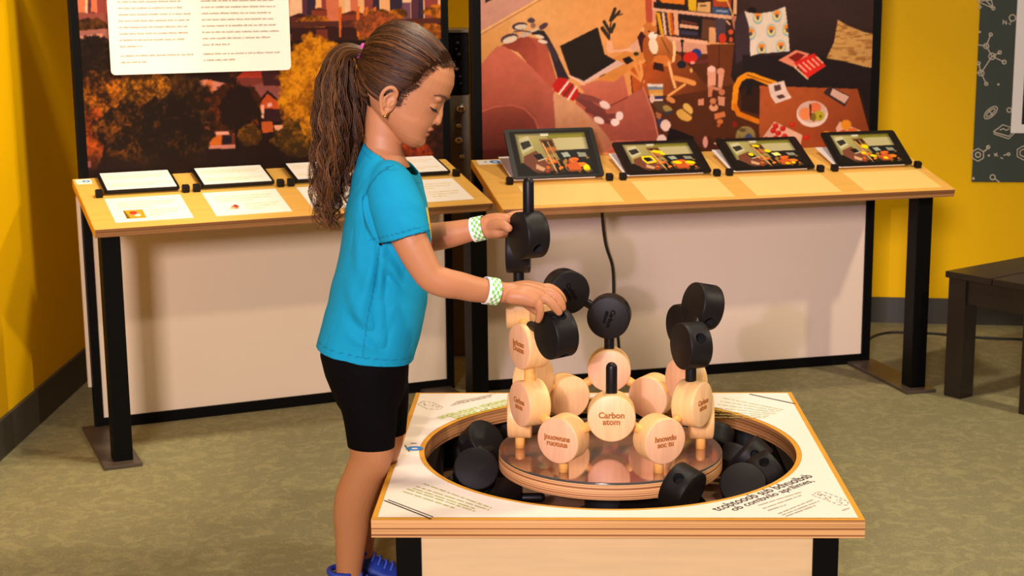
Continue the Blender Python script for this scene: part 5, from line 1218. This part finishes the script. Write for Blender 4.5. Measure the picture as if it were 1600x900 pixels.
# hem
h0, h1 = at(493.5, 537, YG), at(645.5, 561, YG); hn_ = Vector((h1.z-h0.z, 0, -(h1.x-h0.x))).normalized()
cut(bm, h0, hn_, lambda p: p.z < .72)
# sleeve ends
s0 = at(632, 370, 3.155); sd = (at(641, 396, 3.15)-at(626, 345, 3.157)).normalized(); sd = (sd+Vector((-.22, 0, 0))).normalized()
s0 = at(633, 371, 3.153); sd = (s0-at(626, 345, 3.157)).normalized()
def open_end(bm, co, no, r):
    bm.normal_update()
    bmesh.ops.delete(bm, geom=[f for f in bm.faces if f.normal.dot(no) > .55 and abs((f.calc_center_median()-co).dot(no)) < .012 and (f.calc_center_median()-co).length < r], context='FACES')
    for v in bm.verts:
        if v.is_boundary and (v.co-co).length < r+.01: v.co -= no*(v.co-co).dot(no)*.9
open_end(bm, s0, sd, .07)
s1 = at(636, 366, 3.42); sd1 = (at(648, 380, 3.42)-at(626, 345, 3.42)).normalized()
s1 = at(634, 364, 3.422); sd1 = (s1-at(626, 345, 3.42)).normalized(); open_end(bm, s1, sd1, .07)
# neck opening
n0, n1_ = at(571, 219, YG), at(655, 268, YG); nn = Vector((-(n1_.z-n0.z), 0, (n1_.x-n0.x))).normalized()
cut(bm, n0-nn*.004, nn, lambda p: abs(p.y-YG) < .095)
me2 = bpy.data.meshes.new('tshirt'); bm.to_mesh(me2); bm.free(); bpy.data.meshes.remove(me)
for p in me2.polygons: p.use_smooth = True
o = bpy.data.objects.new('t', me2); COL.objects.link(o); so_ = o.modifiers.new('s', 'SOLIDIFY'); so_.thickness = .0032; so_.offset = -1
me = evaluated(o); bpy.data.objects.remove(o)
# folds in the cloth
c = coords(me); nv = np.empty(len(c)*3); me.vertices.foreach_get('normal', nv); nv = nv.reshape(-1, 3)
fold = np.zeros(len(c))
def crease(p0, p1, w, depth):
    a, b = np.array(p0), np.array(p1); d = b-a; L_ = d@d; t = np.clip(((c-a)@d)/L_, 0, 1); q = np.linalg.norm(c-a-t[:, None]*d, axis=1)
    fold[:] += depth*np.exp(-(q/w)**2)*np.sin(PI*np.clip(t*.96+.02, 0, 1))**.5
A_ = lambda x, y, dY=-.13: at(x, y, YG+dY)
for x0, y0, x1, y1, w, dp in ((596, 378, 592, 470, .011, -.006), (588, 395, 560, 500, .014, .004), (600, 400, 632, 452, .012, -.005), (604, 430, 645, 470, .012, .004), (568, 306, 590, 375, .010, -.006), (535, 440, 575, 520, .02, .005), (520, 480, 600, 545, .014, -.004), (610, 480, 655, 520, .016, .004), (590, 470, 600, 560, .014, -.004), (625, 300, 655, 350, .012, .003), (545, 330, 560, 430, .016, .004), (640, 470, 600, 540, .012, -.003), (530, 520, 620, 560, .012, .003), (575, 250, 620, 262, .010, -.002)): crease(A_(x0, y0), A_(x1, y1), w, dp)
wob = vnoise(c[:, 0]*100+50, c[:, 2]*100+c[:, 1]*60, 6, 3, 2)-.5
fold *= 2.5
c2 = c+nv*(fold+wob*.008)[:, None]; me.vertices.foreach_set('co', c2.ravel().astype(np.float32))
base = np.empty((len(c), 3)); base[:] = (12, 143, 177)
# printed chest picture and stitched hems
u_ = (c[:, 1]-(YG))/.075; w_ = (c[:, 2]-.80)/.075; front = c[:, 0] > at(648, 330, YG).x
rr = random.Random(2)
for i in range(16):
    cy_, cz_, r_ = rr.uniform(-.8, .8), rr.uniform(-1, 1), rr.uniform(.14, .34); m_ = front & ((u_-cy_)**2+(w_-cz_)**2 < r_*r_); base[m_] = rr.choice([(226, 106, 40), (236, 204, 40), (60, 60, 130), (236, 150, 60), (200, 60, 60), (40, 110, 90)])
def near_plane(co, no, cond, d0, d1): 
    q = -(c-np.array(co))@np.array(no); return cond & (q > d0) & (q < d1)
hem = near_plane(h0, hn_, c[:, 2] < .72, .0155, .0175) | near_plane(s0, sd, (np.linalg.norm(c-np.array(s0), axis=1) < .075) & (c[:, 1] < 3.2), .012, .0142) | near_plane(n0-nn*.004, nn, np.abs(c[:, 1]-YG) < .09, .011, .013)
base[hem] = (8, 116, 148)
def seam(pts, w, col):
    P2 = np.array([(p.x, p.z) for p in spline([A_(*q) for q in pts], 6)]); m_ = np.zeros(len(c), bool)
    for a, b in zip(P2, P2[1:]):
        d = b-a; t = np.clip(((c[:, [0, 2]]-a)@d)/(d@d), 0, 1); m_ |= np.linalg.norm(c[:, [0, 2]]-a-t[:, None]*d, axis=1) < w
    base[m_ & (c[:, 1] < YG-.04)] = col
seam([(613, 259), (592, 272), (575, 296), (568, 325), (575, 352), (592, 377)], .0017, (8, 114, 146)); seam([(594, 384), (588, 430), (574, 500), (566, 562)], .0014, (8, 120, 152))
tint(me, base); gobj('tshirt', me, 'cotton')

# ---------------------------------------------------------------- shorts
so = bmesh.new()
add_loft(so, [ringpx(503, 530, 636, 545, .112, 36), ringpx(501, 552, 639, 570, .115, 36), ringpx(508, 580, 638, 590, .117, 36), ringpx(519, 606, 634, 612, .115, 36), ringpx(528, 628, 626, 632, .10, 36)], True)
limb(so, [(572, 575, 3.238, 58), (576, 615, 3.236, 50), (578.5, 650, 3.235, 43.5), (579.5, 680, 3.235, 39.5), (580.5, 706, 3.235, 37), (581, 730, 3.235, 36)], 28, .92)
limb(so, [(584, 575, 3.342, 54), (592, 615, 3.345, 48), (596, 650, 3.348, 42), (598, 680, 3.35, 37), (600, 706, 3.352, 34)], 28, .92)
me = fuse(so, .0032, 6, .5); bm = bmesh.new(); bm.from_mesh(me)
z0 = at(581, 703, 3.235).z; cut(bm, Vector((0, 0, z0)), Vector((-.03, 0, -1)).normalized(), lambda p: p.z < z0+.05 and p.y < 3.30)
z1 = at(600, 676, 3.35).z; cut(bm, Vector((0, 0, z1)), Vector((0, 0, -1)), lambda p: p.z < z1+.05 and p.y > 3.292)
me2 = bpy.data.meshes.new('shorts'); bm.to_mesh(me2); bm.free()
o = bpy.data.objects.new('t', me2); COL.objects.link(o); so_ = o.modifiers.new('s', 'SOLIDIFY'); so_.thickness = .003; so_.offset = -1
me = evaluated(o); bpy.data.objects.remove(o)
for p in me.polygons: p.use_smooth = True
gobj('shorts', me, 'shorts')

# ---------------------------------------------------------------- wristbands
def wristband(p0, p1, r, flat):
    a, b = Vector(p0), Vector(p1); d = (b-a).normalized(); n_ = (Vector((0, 1, 0))-d*d.y).normalized(); t_ = d.cross(n_); bm = bmesh.new(); N, Mq = 22, 5
    rows = [[bm.verts.new(a.lerp(b, j/Mq)+(n_*math.cos(2*PI*k/N)*flat+t_*math.sin(2*PI*k/N))*r) for k in range(N)] for j in range(Mq+1)]
    fs = []
    for j in range(Mq):
        for k in range(N):
            f = bm.faces.new((rows[j][k], rows[j][(k+1) % N], rows[j+1][(k+1) % N], rows[j+1][k])); f.material_index = 1 if (j+k) % 2 and 0 < j < Mq-0 and not (9 < k < 13 and False) else 0
    me = bpy.data.meshes.new('wristband'); bm.to_mesh(me); bm.free(); ob = gobj('wristband', me, ['band_white', 'band_green'])
    s = ob.modifiers.new('s', 'SOLIDIFY'); s.thickness = .0012; s.offset = 1; return ob
wristband(at(757, 453.5, 3.185), at(776, 456, 3.196), 20.6*K*.98, .95)
wristband(at(739, 359.5, 3.392), at(757, 355.5, 3.385), 18.6*K*1.03, .95)

# ---------------------------------------------------------------- shoes
def shoe(org, L, Wd, H, label):
    e = bpy.data.objects.new('shoe', None); COL.objects.link(e); e.parent = girl; e.matrix_local = GI@Matrix.Translation(org); e.empty_display_size = .03; e['label'] = label
    bm = bmesh.new(); prof = []
    stn = [(0., .024, .5, .060), (.06, .036, .62, .072), (.16, .040, .66, .080), (.30, .040, .62, .078), (.42, .041, .56, .066), (.55, .045, .5, .052), (.70, .048, .44, .042), (.84, .044, .40, .036), (.94, .032, .36, .030), (1., .014, .3, .022)]
    rings = []
    for x, w, tw, h in stn:
        ring = []
        for k in range(20):
            t = 2*PI*k/20; c_, s_ = math.cos(t), math.sin(t); zz = .014+(h*H/.08-.014)*(.5+.5*s_); wid = w*(1-(1-tw)*max(0, s_)**1.2)
            ring.append(Vector((x*L, math.copysign(abs(c_)**.8, c_)*wid*Wd/.045, zz)))
        rings.append(ring)
    add_loft(bm, rings, True); o1 = bmobj('upper', bm, 'shoe_blue', e, None, True)
    bm = bmesh.new(); rings = []
    for z, g in ((0, .96), (.003, 1.), (.014, 1.03), (.02, 1.0)):
        ring = []
        for k in range(36):
            t = 2*PI*k/36; x = .5-.5*math.cos(t); w = float(np.interp(x, [q[0] for q in stn], [q[1] for q in stn])); ring.append(Vector((-.004*g+x*(L+.008)*1., math.copysign(w*Wd/.045*g+.002, math.sin(t)) if 0 < k < 35 and k != 18 else 0, z)))
        rings.append(ring)
    add_loft(bm, rings, True); bmobj('sole', bm, 'shoe_sole', e, None, True)
    bm = bmesh.new()
    for k in range(4):
        x = L*(.40+.08*k); h = float(np.interp(.40+.08*k, [q[0] for q in stn], [q[3] for q in stn]))*H/.08
        add_tube(bm, spline([Vector((x, -.022, h-.006)), Vector((x+.004, -.008, h+.003)), Vector((x, .008, h+.003)), Vector((x+.004, .022, h-.006))], 4), .0028, 8)
    tag(bmobj('laces', bm, 'shoe_lace', e, None, True))
    bm = bmesh.new(); add_tube(bm, spline([Vector((L*.26, -.026, H*.92)), Vector((L*.10, -.026, H*.95)), Vector((.006, 0, H*.98)), Vector((L*.10, .026, H*.95)), Vector((L*.26, .026, H*.92)), Vector((L*.36, 0, H*1.08)), Vector((L*.26, -.026, H*.92))], 5), .007, 10)
    bmobj('collar', bm, 'shoe_blue', e, None, True)
    return e
shoe(Vector((at(512, 930, 3.245).x, 3.245, 0)), .185, .042, .082, 'blue shoe on the near foot')
shoe(Vector((at(537, 910, 3.36).x, 3.36, 0)), .175, .042, .085, 'blue shoe on the far foot')
# ---------------------------------------------------------------- light
def area(name, loc, target, size, power, col, spread=180.):
    l = bpy.data.lights.new(name, 'AREA'); l.size = size; l.energy = power; l.color = tuple(lin(col)); l.spread = math.radians(spread)
    o = bpy.data.objects.new(name, l); COL.objects.link(o)
    d = (Vector(target)-Vector(loc)).normalized(); o.rotation_euler = d.to_track_quat('-Z', 'Y').to_euler(); o.location = loc; return o
def spot(name, loc, target, power, col, ang, blend=.5, rad=.06):
    l = bpy.data.lights.new(name, 'SPOT'); l.energy = power; l.color = tuple(lin(col)); l.spot_size = math.radians(ang); l.spot_blend = blend; l.shadow_soft_size = rad
    o = bpy.data.objects.new(name, l); COL.objects.link(o)
    d = (Vector(target)-Vector(loc)).normalized(); o.rotation_euler = d.to_track_quat('-Z', 'Y').to_euler(); o.location = loc; return o
spot('spot_light', (2.9, 3.2, 2.75), (.5, 4.3, .4), 230, (255, 236, 205), 80, .5, .08)
area('front_light', (-1.1, -3.4, 2.7), (.1, 4.6, .6), 1.0, 190, (255, 238, 230), 120)
spot('spot_light', (.5, 4.25, 3.1), (.25, 4.3, .2), 130, (255, 238, 210), 100, .6, .12)
spot('spot_light', (.6, 3.0, 3.2), (.25, 3.4, .3), 105, (255, 238, 212), 50, .7, .12)  # unseen spot added above the table to whiten its top evenly
spot('spot_light', (-.35, 3.95, 2.7), (-1.62, 4.3, .6), 165, (255, 238, 205), 50, .6, .10)  # unseen spot added to brighten the left wall beside the stand
spot('spot_light', (-.52, .0, 1.5), (.42, 5.2, .38), 240, (232, 206, 248), 21, .35, .03)  # lavender flash-like spot beside the camera, added to tint the right panel
w = bpy.data.worlds.new('room_light'); scene.world = w; w.use_nodes = True
bg = w.node_tree.nodes['Background']; bg.inputs[0].default_value = L4((255, 240, 232)); bg.inputs[1].default_value = .16
vs = scene.view_settings
vs.view_transform = 'Standard'; vs.look = 'None'; vs.exposure = 0.; vs.gamma = 1.
vs.use_curve_mapping = False
